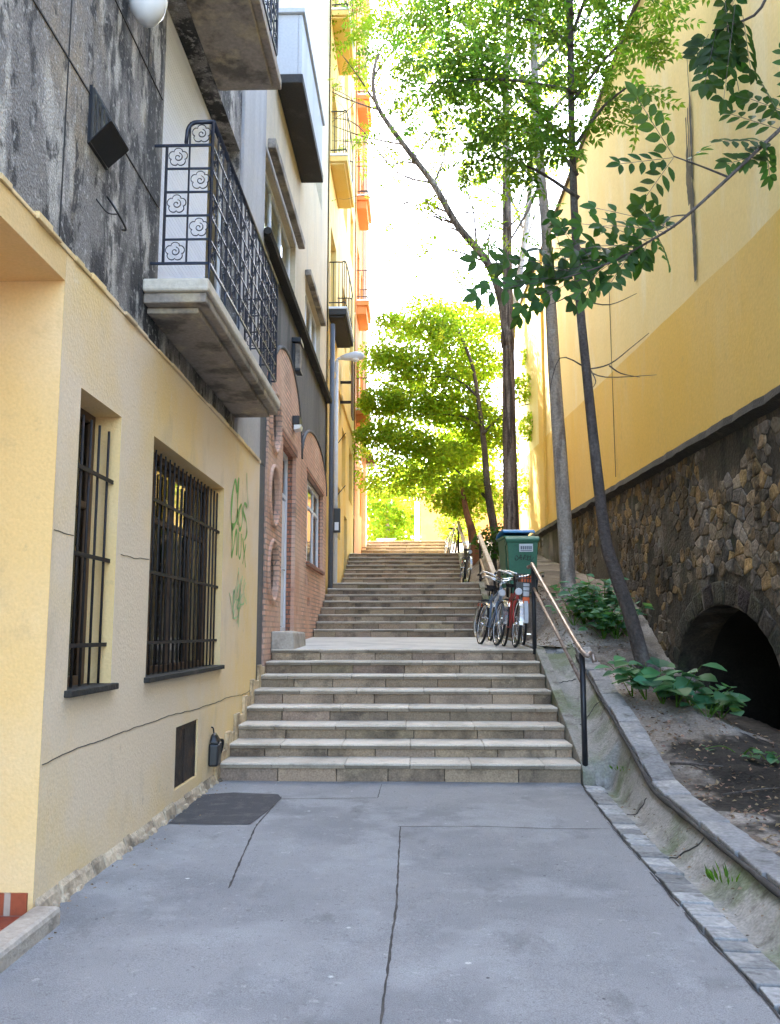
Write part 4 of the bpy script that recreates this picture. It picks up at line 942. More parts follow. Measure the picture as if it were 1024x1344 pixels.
for i in range(15):  # voussoirs
    a0, a1 = PI * i / 15 + .012, PI * (i + 1) / 15 - .012; pts = []
    for rr in (0, .30):
        for a in ((a0, (a0 + a1) / 2, a1) if rr == 0 else (a1, (a0 + a1) / 2, a0)):
            k_ = rr + random.uniform(-.02, .02) + .01; pts.append((12.25 + (1.9 + k_) * math.cos(a), .75 + (1.12 + k_) * math.sin(a)))
    stone(pts, random.uniform(.004, .014), tuple(q * random.uniform(.8, 1.15) for q in (.06, .053, .043)))
b.build('rubble_stones', M['stone'], sw)
b = MB()
ys = lin(2, 31, 120)
for ya, yb_ in zip(ys, ys[1:]):
    o1, o2 = .13 + .03 * noise.noise((ya * 3, 0, 0)), .13 + .03 * noise.noise((yb_ * 3, 0, 0)); d1, d2 = .13 + .05 * noise.noise((ya * 2, 5, 0)), .13 + .05 * noise.noise((yb_ * 2, 5, 0))
    k = len(b.v)
    b.v += [(wallx(ya) - .01, ya, zl(ya) - d1 - .08), (wallx(ya) - o1, ya, zl(ya) - d1), (wallx(ya) - o1 + .02, ya, zl(ya) - .02), (wallx(ya) + .08, ya, zl(ya) + .05),
            (wallx(yb_) - .01, yb_, zl(yb_) - d2 - .08), (wallx(yb_) - o2, yb_, zl(yb_) - d2), (wallx(yb_) - o2 + .02, yb_, zl(yb_) - .02), (wallx(yb_) + .08, yb_, zl(yb_) + .05)]
    for i in range(3): b.face([k + i, k + i + 4, k + i + 5, k + i + 1])
b.build('ledge', M['ledge'], sw)

fw = thing('yellow_firewall_building', 'building with a tall blank yellow side wall above the stone wall', 'building', (9, 14, .5))
def xf(y): return wallx(y) + .05
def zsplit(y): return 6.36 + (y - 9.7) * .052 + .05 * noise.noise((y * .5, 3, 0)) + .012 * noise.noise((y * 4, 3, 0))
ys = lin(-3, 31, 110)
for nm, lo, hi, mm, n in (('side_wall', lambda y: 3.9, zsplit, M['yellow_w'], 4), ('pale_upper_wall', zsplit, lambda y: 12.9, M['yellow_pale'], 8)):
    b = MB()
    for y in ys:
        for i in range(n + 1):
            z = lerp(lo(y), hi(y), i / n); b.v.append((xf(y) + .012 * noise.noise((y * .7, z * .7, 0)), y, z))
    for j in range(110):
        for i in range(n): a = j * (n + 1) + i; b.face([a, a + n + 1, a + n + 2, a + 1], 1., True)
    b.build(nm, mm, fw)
b = MB(); b.poly([(xf(31), 31, 0), (16, 31, 0), (16, 31, 12.9), (xf(31), 31, 12.9)]); b.poly([(xf(-3), -3, 12.9), (xf(31), 31, 12.9), (16, 31, 12.9), (16, -3, 12.9)]); b.poly([(xf(-3), -3, 0), (16, -3, 0), (16, -3, 12.9), (xf(-3), -3, 12.9)]); b.poly([(16, -3, 0), (16, 31, 0), (16, 31, 12.9), (16, -3, 12.9)])
b.build('building_core', M['yellow_w'], fw)
b = MB(); b.hexa([(xf(-3) - .07, -3, 12.88), (16, -3, 12.88), (16, 31, 12.88), (xf(31) - .07, 31.05, 12.88)], [(xf(-3) - .07, -3, 12.96), (16, -3, 12.96), (16, 31, 12.96), (xf(31) - .07, 31.05, 12.96)]); b.build('roof_edge', M['roof'], fw)
b = MB(); b.hexa([(xf(25.6) - .07, 25.6, 4.55), (xf(25.6) + .1, 25.6, 4.55), (xf(26.4) + .1, 26.4, 4.55), (xf(26.4) - .07, 26.4, 4.55)], [(xf(25.6) - .07, 25.6, 12.87), (xf(25.6) + .1, 25.6, 12.87), (xf(26.4) + .1, 26.4, 12.87), (xf(26.4) - .07, 26.4, 12.87)]); b.build('wall_rib', M['yellow_w'], fw)
b = MB(); b.tube([(xf(17.7) - .008, 17.7 + .02 * noise.noise((z, 0, 0)), z) for z in lin(4.6, 9.4, 20)], .006, 4); b.build('seam', M['crack'], fw)
b = MB()
def stain(Y, z0, z1, w, seed):
    zs = lin(z0, z1, 60); L_, R_ = [], []
    for i, z in enumerate(zs):
        t = i / 60; ww = w * (.25 + .75 * math.sin(PI * min(1, t * 1.3 + .12)) ** .6) * (.7 + .5 * abs(noise.noise((z * 2.2, seed, 0))) + .35 * noise.noise((z * 9, seed, 2))); c_ = Y + .05 * noise.noise((z * .9, seed, 7)) + .02 * noise.noise((z * 7, seed, 9))
        ww = max(.012, ww); L_.append((xf(c_) - .016, c_ - ww, z)); R_.append((xf(c_) - .016, c_ + ww, z))
    for i in range(60): b.poly([L_[i], R_[i], R_[i + 1], L_[i + 1]])
stain(12.65, 6.65, 9.4, .10, 1); stain(12.55, 8.2, 10.3, .065, 2); stain(12.74, 7.9, 9.3, .11, 3); stain(12.6, 7.2, 8.6, .07, 5)
b.build('algae_stain', M['moss'], fw)

# ------------------------------------------------------------------ handrails
def post(mb, x, y, z0, z1, r=.026): mb.tube([(x, y, z0), (x, y, z1)], r, 10)
hr = thing('handrail', 'worn steel handrail on dark posts beside the lowest steps', 'handrail', (1.7, 9.3, 0))
for (x, y, z0, z1) in ((1.715, 9.28, .1, 1.29), (1.665, 12.55, 1.2, 2.42)):
    b = MB(); post(b, x, y, z0, z1, .03); b.build('post', M['iron'], hr)
b = MB(); b.tube(smooth([(1.83, 9.22, 1.20), (1.80, 9.24, 1.285), (1.715, 9.28, 1.31), (1.69, 10.9, 1.86), (1.665, 12.50, 2.42), (1.66, 12.56, 2.44), (1.60, 12.62, 2.41)], 5), .026, 10); b.build('rail', M['steel'], hr)
b = MB(); b.tube([(1.712, 9.3, .98), (1.667, 12.54, 2.12)], .020, 8); b.build('rail', M['steel'], hr)
hr = thing('handrail', 'flat pale handrail beside the second flight behind the bicycles', 'handrail', (1.57, 17.6, 1.4))
for (x, y, z0, z1) in ((1.57, 17.55, 1.35, 2.58), (1.57, 21.3, 2.6, 3.76)):
    b = MB(); post(b, x, y, z0, z1, .03); b.build('post', M['iron'], hr)
b = MB(); b.hexa([(1.52, 17.4, 2.53), (1.62, 17.4, 2.53), (1.62, 21.45, 3.78), (1.52, 21.45, 3.78)], [(1.52, 17.4, 2.61), (1.62, 17.4, 2.61), (1.62, 21.45, 3.86), (1.52, 21.45, 3.86)]); b.build('rail', M['pale_rail'], hr, .015)
b = MB(); b.hexa([(1.55, 17.56, 2.0), (1.59, 17.56, 2.0), (1.59, 21.29, 3.2), (1.55, 21.29, 3.2)], [(1.55, 17.56, 2.06), (1.59, 17.56, 2.06), (1.59, 21.29, 3.26), (1.55, 21.29, 3.26)]); b.build('rail', M['pale_rail'], hr, .01)
hr = thing('handrail', 'flat pale handrail beside the third flight, furthest up the lane', 'handrail', (1.40, 24.7, 2.9))
for (x, y, z0, z1) in ((1.40, 24.7, 2.8, 3.86), (1.40, 28.2, 3.9, 5.0)):
    b = MB(); post(b, x, y, z0, z1, .03); b.build('post', M['iron'], hr)
b = MB(); b.hexa([(1.35, 24.5, 3.8), (1.45, 24.5, 3.8), (1.45, 28.35, 4.98), (1.35, 28.35, 4.98)], [(1.35, 24.5, 3.88), (1.45, 24.5, 3.88), (1.45, 28.35, 5.06), (1.35, 28.35, 5.06)]); b.build('rail', M['pale_rail'], hr, .015)

# ------------------------------------------------------------------ bicycles (front wheel towards -Y)
def bicycle(label, fm, tyre, loc, rz, lean=0, basket=False, flash=False, straight=False, bell=False):
    t = thing('bicycle', label, 'bicycle', (0, 0, 0), 'bicycles left along the handrails')
    WR = .335; fr = (0, -.53, WR); re = (0, .53, WR)
    bb = (0, .07, .29); st = (0, .20, .80); ht = (0, -.33, .86); hb = (0, -.37, .68)
    b = MB()
    for a, c, r in ((hb, bb, .019), (ht, (0, .17, .70), .017), (bb, st, .017)): b.tube([a, c], r, 8)
    for s_ in (-1, 1):
        b.tube([(s_ * .02, .07, .29), (s_ * .055, .53, WR)], .009, 6); b.tube([(s_ * .015, .18, .74), (s_ * .055, .53, WR)], .008, 6)
        b.tube(smooth([(s_ * .03, -.385, .67), (s_ * .05, -.41, .60), (s_ * .05, -.53, WR)], 3), .011, 6)
    b.tube([(0, -.39, .655), (0, -.32, .90)], .022, 8); b.build('frame', fm, t)
    for c in (fr, re):
        w = MB(); w.torus(c, WR - .030, .011, 36, 6)
        w.tube([(-.05, c[1], c[2]), (.05, c[1], c[2])], .022, 8)
        for k in range(18):
            a = 2 * PI * k / 18; w.tube([(.025 * (-1) ** k, c[1], c[2]), (0, c[1] + math.cos(a) * (WR - .035), c[2] + math.sin(a) * (WR - .035))], .0016, 3)
        wo = w.build('wheel', M['chrome'], t)
        ty = MB(); ty.torus(c, WR - .018, .019, 40, 8); ty.build('tyre', tyre, wo)
        mg = MB(); ang = (.15, 2.2) if c is fr else (.4, 3.0); P = []
        for i in range(15):
            a = lerp(PI - ang[1] + .3, PI - ang[0] + .2, i / 14) if c is fr else lerp(-.35, 2.3, i / 14); P.append((a, WR + .022))
        for (a, r), (a2, r2) in zip(P, P[1:]):
            q = [(x, c[1] + math.cos(an) * r * (1 - abs(x) * .3), c[2] + math.sin(an) * r * (1 - abs(x) * .3)) for an in (a, a2) for x in (-.028, .028)]; mg.poly([q[0], q[1], q[3], q[2]])
        mo = mg.build('mudguard', M['silver_pl'] if flash else M['chrome'], t)
    b = MB(); b.tube([(0, -.32, .88), (0, -.305, 1.02)], .012, 8)
    if straight: b.tube(smooth([(-.29, -.27, 1.03), (-.1, -.33, 1.02), (.1, -.33, 1.02), (.29, -.27, 1.03)]), .012, 8)
    else: b.tube(smooth([(-.30, -.10, 1.06), (-.28, -.24, 1.09), (-.14, -.36, 1.05), (0, -.34, 1.02), (.14, -.36, 1.05), (.28, -.24, 1.09), (.30, -.10, 1.06)]), .012, 8)
    ho = b.build('handlebar', M['chrome'], t)
    for s_ in (-1, 1):
        g = MB(); p = ((s_ * .30, -.10, 1.06), (s_ * .305, .01, 1.05)) if not straight else ((s_ * .20, -.30, 1.026), (s_ * .30, -.265, 1.03)); g.tube(p, .017, 8); g.build('grip', M['black_rub'], ho)
    b = MB(); k = [(-.0, .05, .93), (.03, .08, .935), (.05, .2, .94), (.09, .30, .95), (.07, .36, .955), (-.07, .36, .955), (-.09, .30, .95), (-.05, .2, .94), (-.03, .08, .935)]
    b.poly(k); b.poly([(x * .8, y, z - .05) for x, y, z in reversed(k)])
    for i in range(9): p, q = k[i], k[(i + 1) % 9]; b.poly([p, q, (q[0] * .8, q[1], q[2] - .05), (p[0] * .8, p[1], p[2] - .05)])
    b.tube([(0, .20, .78), (0, .225, .90)], .013, 8); b.build('saddle', M['black_rub'], t, .01)
    b = MB(); b.lathe((.03, .07, .29), [(.085, 0), (.09, .003), (.085, .006)], 'x', 24)
    for s_ in (-1, 1): b.tube([(s_ * .05, .07, .29), (s_ * .07, .07 + s_ * .11, .29 - s_ * .12)], .010, 6); b.box(s_ * .12 - .045, s_ * .12 + .045, .07 + s_ * .11 - .03, .07 + s_ * .11 + .03, .28 - s_ * .12, .30 - s_ * .12)
    b.build('crank', M['chrome'], t)
    b = MB()
    for s_ in (-1, 1): b.tube([(s_ * .06, .30, .72), (s_ * .06, .72, .72)], .006, 5); b.tube([(s_ * .06, .62, .72), (s_ * .055, .54, .35)], .005, 5)
    for i in range(4): b.tube([(-.06, .34 + i * .11, .72), (.06, .34 + i * .11, .72)], .005, 5)
    b.build('rack', M['iron'], t)
    b = MB(); b.lathe((0, -.44, .80), [(.02, .07), (.05, .04), (.052, .0), (.045, -.005)], 'y', 14); b.build('headlight', M['silver_pl'], t)
    if basket:
        b = MB(); z0, z1 = .78, 1.02
        for i in range(9):
            u = lerp(-.17, .17, i / 8)
            for yy in (-.70, -.42): b.tube([(u * .85, yy * .97, z0), (u, yy, z1)], .006, 4)
        for i in range(7):
            v_ = lerp(-.70, -.42, i / 6)
            for s_ in (-1, 1): b.tube([(s_ * .145, v_, z0), (s_ * .17, v_, z1)], .006, 4)
        for z in (z0, .84, .90, .96, z1):
            e = .145 + .025 * (z - z0) / .24; b.tube([(-e, -.70, z), (e, -.70, z), (e, -.42, z), (-e, -.42, z)], .008, 4, closed=True)
        b.box(-.14, .14, -.69, -.43, z0, z0 + .12); b.build('basket', M['black_pl'], t)
    if flash:   # bright bands on the front mudguard stay
        b = MB(); b.box(-.09, .09, -.66, -.62, .90, 1.0); b.build('front_reflector', M['orange_pl'], t, .01)
        b = MB(); b.box(-.045, .045, -.70, -.66, .70, .89); b.build('front_panel', M['silver_pl'], t, .01)
        b = MB(); b.box(-.05, .05, -.715, -.675, .60, .69); b.build('front_reflector', M['orange_pl'], t, .01)
    else:
        b = MB(); b.box(-.035, .035, .72, .735, .62, .67); b.build('rear_reflector', M['orange_pl'], t, .004)
    t.location = loc; t.rotation_euler = (0, lean, rz)
    return t
def zs(Y): return interp(STAIR, Y)
bicycle('red-framed bicycle facing downhill, nearest to the lowest handrail', M['paint_red'], M['black_rub'], (1.38, 13.22, zs(13.1) + .0), R(3), R(6))
bicycle('blue-grey bicycle with swept silver handlebar, left of the red one', M['paint_blue'], M['black_rub'], (1.12, 13.85, zs(13.7) + .0), R(9), R(9), bell=True)
bicycle('black bicycle with front basket and orange reflectors, between the red one and the handrail', M['paint_black'], M['black_rub'], (1.585, 13.55, zs(13.4) + .02), R(-2), R(3), True, True)
bicycle('green bicycle with a cream tyre parked at the upper end of the landing', M['paint_green'], M['cream_rub'], (1.32, 16.6, zs(16.4) + .02), R(14), R(10))
bicycle('dark bicycle with straight handlebar on the second landing', M['paint_black'], M['black_rub'], (1.30, 23.2, zs(23) + .0), R(5), R(6), straight=True)
bicycle('cream bicycle parked highest up the lane', M['paint_cream'], M['black_rub'], (1.12, 29.4, zs(29.2)), R(8), R(8), straight=True)
bicycle('grey bicycle in the middle of the landing, between the blue-grey and green ones', M['silver_pl'], M['black_rub'], (1.36, 15.35, zs(15.2) + .0), R(4), R(5))

# ------------------------------------------------------------------ wheelie bins
def wheelie(label, x, y, z, rz, body, lid, lid_open=0, writing=False):
    t = thing('wheelie_bin', label, 'rubbish bin', (0, 0, 0), 'wheelie bins by the stone wall')
    b = MB(); q = lambda w, y0, y1, zz: [(-w, y0, zz), (w, y0, zz), (w, y1, zz), (-w, y1, zz)]
    b.hexa(q(.215, -.22, .26, .06), q(.27, -.32, .32, .95)); b.hexa(q(.29, -.345, .36, .951), q(.295, -.35, .365, 1.0))
    b.box(-.12, .12, -.335, -.30, .30, .32); b.build('bin_body', body, t, .02)
    b = MB()
    P = [(-.36, 0, 1.003), (-.30, 0, 1.05), (0, 0, 1.085), (.28, 0, 1.06), (.38, 0, 1.01)]
    ca, sa = math.cos(lid_open), math.sin(lid_open)
    def rt(y, zz): dy, dz = y - .38, zz - 1.0; return (.38 + dy * ca + dz * sa, 1.0 - dy * sa + dz * ca)
    for (ya, _, za), (yb_, _, zb) in zip(P, P[1:]):
        a0, a1 = rt(ya, za), rt(yb_, zb); a2, a3 = rt(ya, za - .03), rt(yb_, zb - .03)
        b.hexa([(-.30, *a2), (.30, *a2), (.30, *a3), (-.30, *a3)], [(-.30, *a0), (.30, *a0), (.30, *a1), (-.30, *a1)])
    b.build('lid', lid, t, .012)
    for s_ in (-1, 1):
        b = MB(); b.lathe((s_ * .26 - .025, .27, .10), [(.06, 0), (.10, .005), (.10, .045), (.06, .05)], 'x', 18); b.build('wheel', M['black_rub'], t)
    b = MB(); b.tube([(-.22, .40, .98), (-.22, .44, .97), (.22, .44, .97), (.22, .40, .98)], .015, 8); b.build('handle', body, t)
    if writing:
        def fy(zz): return -.22 - (zz - .06) / .89 * .10
        b = MB(); b.poly([(-.06, fy(.78) - .004, .78), (.18, fy(.78) - .004, .78), (.18, fy(.92) - .004, .92), (-.06, fy(.92) - .004, .92)]); lo = b.build('label', M['paper'], t)
        b = MB(); xx = -.035
        for i in range(6):
            b.poly([(xx, fy(.84) - .007, .82), (xx + .022, fy(.84) - .007, .82), (xx + .022, fy(.87) - .007, .88), (xx, fy(.87) - .007, .88)]); xx += .034
        b.poly([(-.04, fy(.80) - .007, .795), (.16, fy(.80) - .007, .795), (.16, fy(.805) - .007, .807), (-.04, fy(.805) - .007, .807)]); b.build('print', M['ink'], lo)
        b = MB()
        for P in ([(-.14, .68), (-.12, .63), (-.08, .66), (-.10, .71), (-.13, .70)], [(-.06, .66), (-.03, .73), (-.02, .64), (-.05, .68), (0, .67)], [(.01, .64), (.03, .72), (.06, .70), (.03, .67), (.07, .63)], [(.09, .72), (.08, .64), (.12, .64), (.13, .70), (.09, .68)], [(.15, .72), (.13, .66), (.18, .60), (.21, .57)], [(.14, .60), (.19, .68)]):
            b.tube(smooth([(x_, fy(z_) - .004, z_) for x_, z_ in P], 4), .006, 4)
        b.build('graffiti', M['black_pl'], t)
    t.location = (x, y, z); t.rotation_euler = (0, 0, rz); return t
wheelie('green wheelie bin with a white label and black scribble behind the bicycles', 1.93, 16.0, zt(1.95, 15.9) + .03, R(-4), M['bin_green'], M['bin_green'], 0, True)
wheelie('green wheelie bin with raised blue lid behind the labelled one', 1.90, 16.75, zt(1.95, 16.0) + .17, R(6), M['bin_green'], M['bin_blue'], .10)
b = MB(); b.hexa([(2.22, 15.3, 1.75), (2.75, 15.25, 1.75), (2.8, 15.65, 1.75), (2.25, 15.7, 1.75)], [(2.24, 15.32, 2.07), (2.72, 15.28, 2.05), (2.76, 15.6, 2.06), (2.27, 15.66, 2.08)])
tag(b.build('stone_block', M['kerb'], None, .03), 'flat grey stone block on the earth right of the bins', 'stone')
b = MB(); c0 = (2.88, 10.3, zt(2.88, 10.3)); xx, yy, zz = c0
tb = thing('plastic_tub', 'small lidded black plastic tub by the foot of the leaning tree', 'tub', (xx, yy, zz))
b.hexa([(xx - .11, yy - .10, zz - .02), (xx + .11, yy - .10, zz - .02), (xx + .11, yy + .1, zz - .02), (xx - .11, yy + .1, zz - .02)], [(xx - .15, yy - .13, zz + .2), (xx + .15, yy - .13, zz + .2), (xx + .15, yy + .13, zz + .2), (xx - .15, yy + .13, zz + .2)]); b.build('tub_body', M['black_pl'], tb, .015)
b = MB(); b.hexa([(xx - .165, yy - .145, zz + .201), (xx + .165, yy - .145, zz + .201), (xx + .165, yy + .145, zz + .201), (xx - .165, yy + .145, zz + .201)], [(xx - .14, yy - .12, zz + .245), (xx + .14, yy - .12, zz + .245), (xx + .14, yy + .12, zz + .245), (xx - .14, yy + .12, zz + .245)]); b.build('lid', M['black_pl'], tb, .012)

# ------------------------------------------------------------------ leaves
def rdir(up=0.):
    while 1:
        v = Vector((random.uniform(-1, 1), random.uniform(-1, 1), random.uniform(-1, 1)))
        if .05 < v.length < 1: break
    v.normalize(); v.z += up; return v.normalized()
def gt(lo=.65, hi=1.3):
    g = random.uniform(lo, hi); return (g * random.uniform(.8, 1.25), g, g * random.uniform(.7, 1.2))
def leaf(mb, p, d, nr, L, w, t, big=False):
    s_ = d.cross(nr)
    if s_.length < 1e-4: s_ = d.orthogonal()
    s_.normalize(); up = s_.cross(d).normalized()
    tip = p + d * L - up * L * .12
    if not big:
        l = p + d * L * .45 + s_ * w - up * 0 + up * w * .35; r = p + d * L * .45 - s_ * w + up * w * .35
        mb.poly([p, l, tip], t); mb.poly([p, tip, r], t)
    else:
        A = [(.10, .35), (.30, .85), (.52, 1.), (.75, .72), (.92, .25)]
        C = [p] + [p + d * L * a - up * L * .12 * a * a for a, _ in A] + [tip]
        for sg in (1, -1):
            E = [p] + [c + s_ * w * q * sg + up * w * q * .25 for c, (_, q) in zip(C[1:-1], A)] + [tip]
            for i in range(6):
                q = [C[i], C[i + 1], E[i + 1], E[i]] if 0 < i < 5 else ([C[0], C[1], E[1]] if i == 0 else [C[5], tip, E[5]])
                mb.poly(q, t, True)
def pinnate(mb, stem, p, d, L, n, ll, lw, droop=.25, nr=None, big=False, t=None, sr=.003):
    nr = nr or rdir(1.2); s_ = d.cross(nr).normalized(); nr = s_.cross(d).normalized(); pts = []; q = p.copy(); dd = d.copy()
    for i in range(n + 1):
        pts.append(q.copy()); dd = (dd + Vector((0, 0, -droop / n))).normalized(); q = q + dd * (L / n)
    t0 = t or gt()
    for i in range(1, n + 1):
        dd = (pts[i] - pts[i - 1]).normalized()
        for sg in (1, -1):
            k = 1 - .35 * abs(i / n - .45); o = (s_ * sg * .9 + dd * .55 + Vector((0, 0, random.uniform(-.35, .05)))).normalized()
            leaf(mb, pts[i] + s_ * sg * .004, o, nr, ll * k * random.uniform(.85, 1.1), lw * k, tuple(x * random.uniform(.88, 1.12) for x in t0), big)
    leaf(mb, pts[-1], (pts[-1] - pts[-2]).normalized(), nr, ll, lw, t0, big)
    if stem is not None: stem.tube(pts, [sr] * len(pts), 3)
def cluster(mb, stem, c, rad, n, ll=.125, L=.40, pairs=5, flat=.55):
    for _ in range(int(n * 1.7)):
        o = rdir(); r = rad * random.random() ** .5; p = c + Vector((o.x * r, o.y * r, o.z * r * flat))
        d = (Vector((o.x, o.y, random.uniform(-.35, .25))) + rdir() * .6).normalized()
        pinnate(mb, None, p, d, L * random.uniform(.7, 1.2), pairs, ll * random.uniform(.8, 1.15), ll * .21 * random.uniform(.9, 1.25))

def tree_root(name, label, base, cat='tree', group=None): return thing(name, label, cat, base, group)
def limb(mb, pts, r0, r1, n=8, k=5, p=1): P = smooth(pts, k); mb.tube(P, taper(r0, r1, len(P), p), n)

# first tree: dark leaning trunk on the bank
base = Vector((2.84, 11.0, zt(2.84, 11.0) - .08))
T1 = tree_root('slender_tree', 'slender dark-barked tree leaning left from the bank beside the handrail', base, group='thin trees along the wall')
b = MB()
P1 = [base, (2.74, 11.0, 1.25), (2.62, 11.0, 1.75), (2.40, 11.0, 2.45), (2.35, 11.02, 2.8), (2.30, 11.1, 3.6), (2.25, 11.2, 4.6), (2.20, 11.4, 6.1), (2.19, 11.5, 8.0), (2.22, 11.5, 10.3), (2.3, 11.5, 13.0)]
limb(b, P1, .105, .038, 12, 6, .8)
b.lathe(base, [(.20, .0), (.14, .12), (.10, .28)], 'z', 12)
b.build('trunk', M['bark1'], T1)
br = MB(); lf = MB()
tk = lambda z: Vector((2.2, 11.5, z))
for (x0, y0, x1, y1, Y) in ((757, 200, 600, 60, 11.0), (758, 230, 690, 160, 11.4), (754, 130, 850, 30, 11.8), (756, 190, 830, 110, 11.2), (752, 60, 660, 20, 11.6), (760, 260, 640, 205, 11.1), (757, 120, 560, 110, 10.6), (753, 40, 800, -60, 11.2), (752, 20, 690, -70, 11.8)):
    a, e = at(x0, y0, 11.45), at(x1, y1, Y); m = a.lerp(e, .5) + Vector((0, 0, .12)); limb(br, [a, m, e], .03, .008, 6, 5)
    for tt in (.55, .8, 1.0):
        cluster(lf, None, a.lerp(e, tt) + Vector((random.uniform(-.15, .15), random.uniform(-.3, .3), random.uniform(-.1, .15))), .40, 9)
for (x, y, Y, n) in ((600, 95, 11, 14), (640, 70, 10.8, 14), (700, 40, 11.3, 14), (640, 165, 11, 10), (690, 130, 11.3, 12), (730, 95, 11.6, 12), (790, 45, 11.6, 12), (850, 35, 11.6, 10), (800, 90, 11.3, 8), (560, 85, 10.8, 9), (610, 195, 10.9, 7), (680, 205, 11.1, 8), (730, 175, 11.4, 8), (560, 150, 10.7, 6), (760, -20, 11.4, 14), (620, -10, 11, 14), (700, -50, 11.3, 14), (880, -20, 11.3, 12), (820, 10, 11, 8)):
    cluster(lf, None, at(x, y, Y), .42, n)
# bare twigs
for pts in ([(770, 485), (800, 478), (830, 455), (852, 437)], [(770, 485), (795, 495), (862, 492)], [(772, 480), (782, 500), (775, 512)], [(800, 480), (815, 490), (840, 495)], [(768, 482), (735, 470), (720, 520)], [(766, 395), (800, 400), (836, 385)], [(765, 380), (740, 392), (722, 400)]):
    limb(br, [at(x, y, 11.35 - .1 * i) for i, (x, y) in enumerate(pts)], .012, .003, 5, 4)
br.build('branch', M['bark1'], T1); lf.build('crown', M['leaf_mid'], T1)

# second tree: pale straight trunk
base = Vector((2.76, 16, zt(2.76, 16) - .1))
T2 = tree_root('slender_tree', 'tall pale grey-barked straight tree beside the stone wall', base, group='thin trees along the wall')
b = MB(); limb(b, [base, (2.74, 16, 2.6), (2.68, 16, 4.3), (2.60, 16.0, 6.2), (2.56, 16, 7.6), (2.50, 16, 9.2), (2.42, 16, 10.6), (2.36, 16, 12.5), (2.34, 16, 15.5)], .15, .06, 12, 6); b.lathe(base, [(.26, .0), (.19, .12), (.145, .35)], 'z', 12); b.build('trunk', M['bark2'], T2)
br = MB(); lf = MB()
for (x0, y0, x1, y1, Y) in ((714, 230, 660, 330, 16.3), (716, 250, 640, 160, 16.6), (710, 160, 790, 60, 16.3), (708, 120, 600, 20, 16.5), (706, 60, 720, -60, 16.4), (712, 190, 560, 60, 15.8), (707, 90, 820, -40, 16)):
    a, e = at(x0, y0, 16), at(x1, y1, Y); limb(br, [a, a.lerp(e, .5) + Vector((0, 0, -.1)), e], .045, .01, 6, 5)
    for tt in (.6, .85, 1.0): cluster(lf, None, a.lerp(e, tt) + rdir() * .2, .5, 8 if y1 < 200 else 3)
for (x, y, Y, n) in ((540, 30, 16, 14), (590, 10, 16.2, 14), (640, 30, 16, 14), (700, 60, 16, 12), (760, 20, 16.2, 12), (520, 70, 16, 10), (560, -40, 16, 16), (660, -50, 16, 16), (780, -60, 16, 16), (840, 20, 15.5, 8)): cluster(lf, None, at(x, y, Y), .6, n)
br.build('branch', M['bark2'], T2); lf.build('crown', M['leaf_mid'], T2)

# third tree: thick ridged trunk behind the bins, forked
base = Vector((2.27, 21, zt(2.27, 21) - .1))
T3 = tree_root('forked_tree', 'thick brown ridged tree behind the bins, forking high into a curved left limb', base, group='thin trees along the wall')
b = MB(); limb(b, [base, at(672, 720, 21), at(670, 640, 21), at(668, 520, 21), at(667, 430, 21), at(666, 330, 21.2), at(665, 220, 21.4), at(664, 120, 21.6), at(668, 20, 21.8), at(668, -80, 22)], .235, .055, 14, 6, .75)
limb(b, [at(666, 450, 21), at(658, 395, 21), at(640, 345, 21), at(600, 295, 21), at(568, 240, 21), at(530, 190, 20.8), at(496, 140, 20.6), at(490, 100, 20.5), at(497, 70, 20.4)], .12, .035, 10, 6)
b.lathe(at(666, 440, 21) - Vector((0, 0, .3)), [(.16, 0), (.17, .3), (.13, .5)], 'z', 12)
b.lathe(base, [(.42, .0), (.32, .2), (.26, .5)], 'z', 14); b.build('trunk', M['bark3'], T3)
br = MB(); lf = MB()
for pts in ([(600, 295), (560, 280), (530, 262)], [(568, 240), (520, 225), (470, 165), (438, 155)], [(530, 190), (480, 180), (437, 165)], [(625, 320), (620, 270), (600, 220)], [(640, 345), (600, 330), (560, 330), (545, 345)], [(590, 280), (545, 262), (520, 275)], [(655, 380), (640, 320), (660, 250)], [(496, 140), (470, 100), (440, 60)], [(490, 100), (520, 60), (540, 20)], [(568, 245), (585, 190), (560, 130)], [(665, 220), (620, 150), (610, 90)], [(664, 150), (700, 100), (720, 40)], [(666, 300), (690, 270), (705, 215)], [(548, 215), (520, 215), (497, 250)]):
    limb(br, [at(x, y, 21 + .25 * i) for i, (x, y) in enumerate(pts)], .03, .008, 5, 4)
for (x, y, Y, r, n) in ((640, 130, 21.5, .8, 16), (600, 60, 21.5, .9, 22), (560, 30, 21, .9, 22), (520, 20, 20.6, .9, 22), (495, 60, 20.5, .7, 14), (680, 30, 22, .9, 18), (540, 110, 20.8, .6, 9), (575, 120, 21, .6, 8), (620, 190, 21.4, .7, 8), (690, 200, 21.8, .7, 8), (640, 240, 21.3, .6, 7), (470, 50, 21, .6, 10), (450, 110, 21.5, .5, 7), (470, 210, 22, .5, 6), (500, 185, 21, .4, 4), (600, 230, 21, .5, 4), (555, 300, 21.3, .5, 3), (650, 300, 21, .5, 5), (480, 20, 21, .7, 14), (500, -40, 21, 1, 22), (600, -50, 21.5, 1, 22), (690, -40, 22, 1, 22), (740, 110, 22, .7, 8), (520, 250, 21.5, .5, 2), (440, 20, 21.5, .5, 10), (520, 290, 21, .5, 3), (560, 330, 21, .5, 3), (545, 180, 20.8, .5, 4), (600, 350, 21, .5, 3), (580, 290, 21, .45, 3), (510, 225, 20.7, .5, 3), (625, 370, 21, .45, 4), (590, 180, 21, .5, 4), (610, 250, 21, .5, 4)):
    cluster(lf, None, at(x, y, Y), r * 1.15, int(n * 1.5), .15, .48, 5, .7)
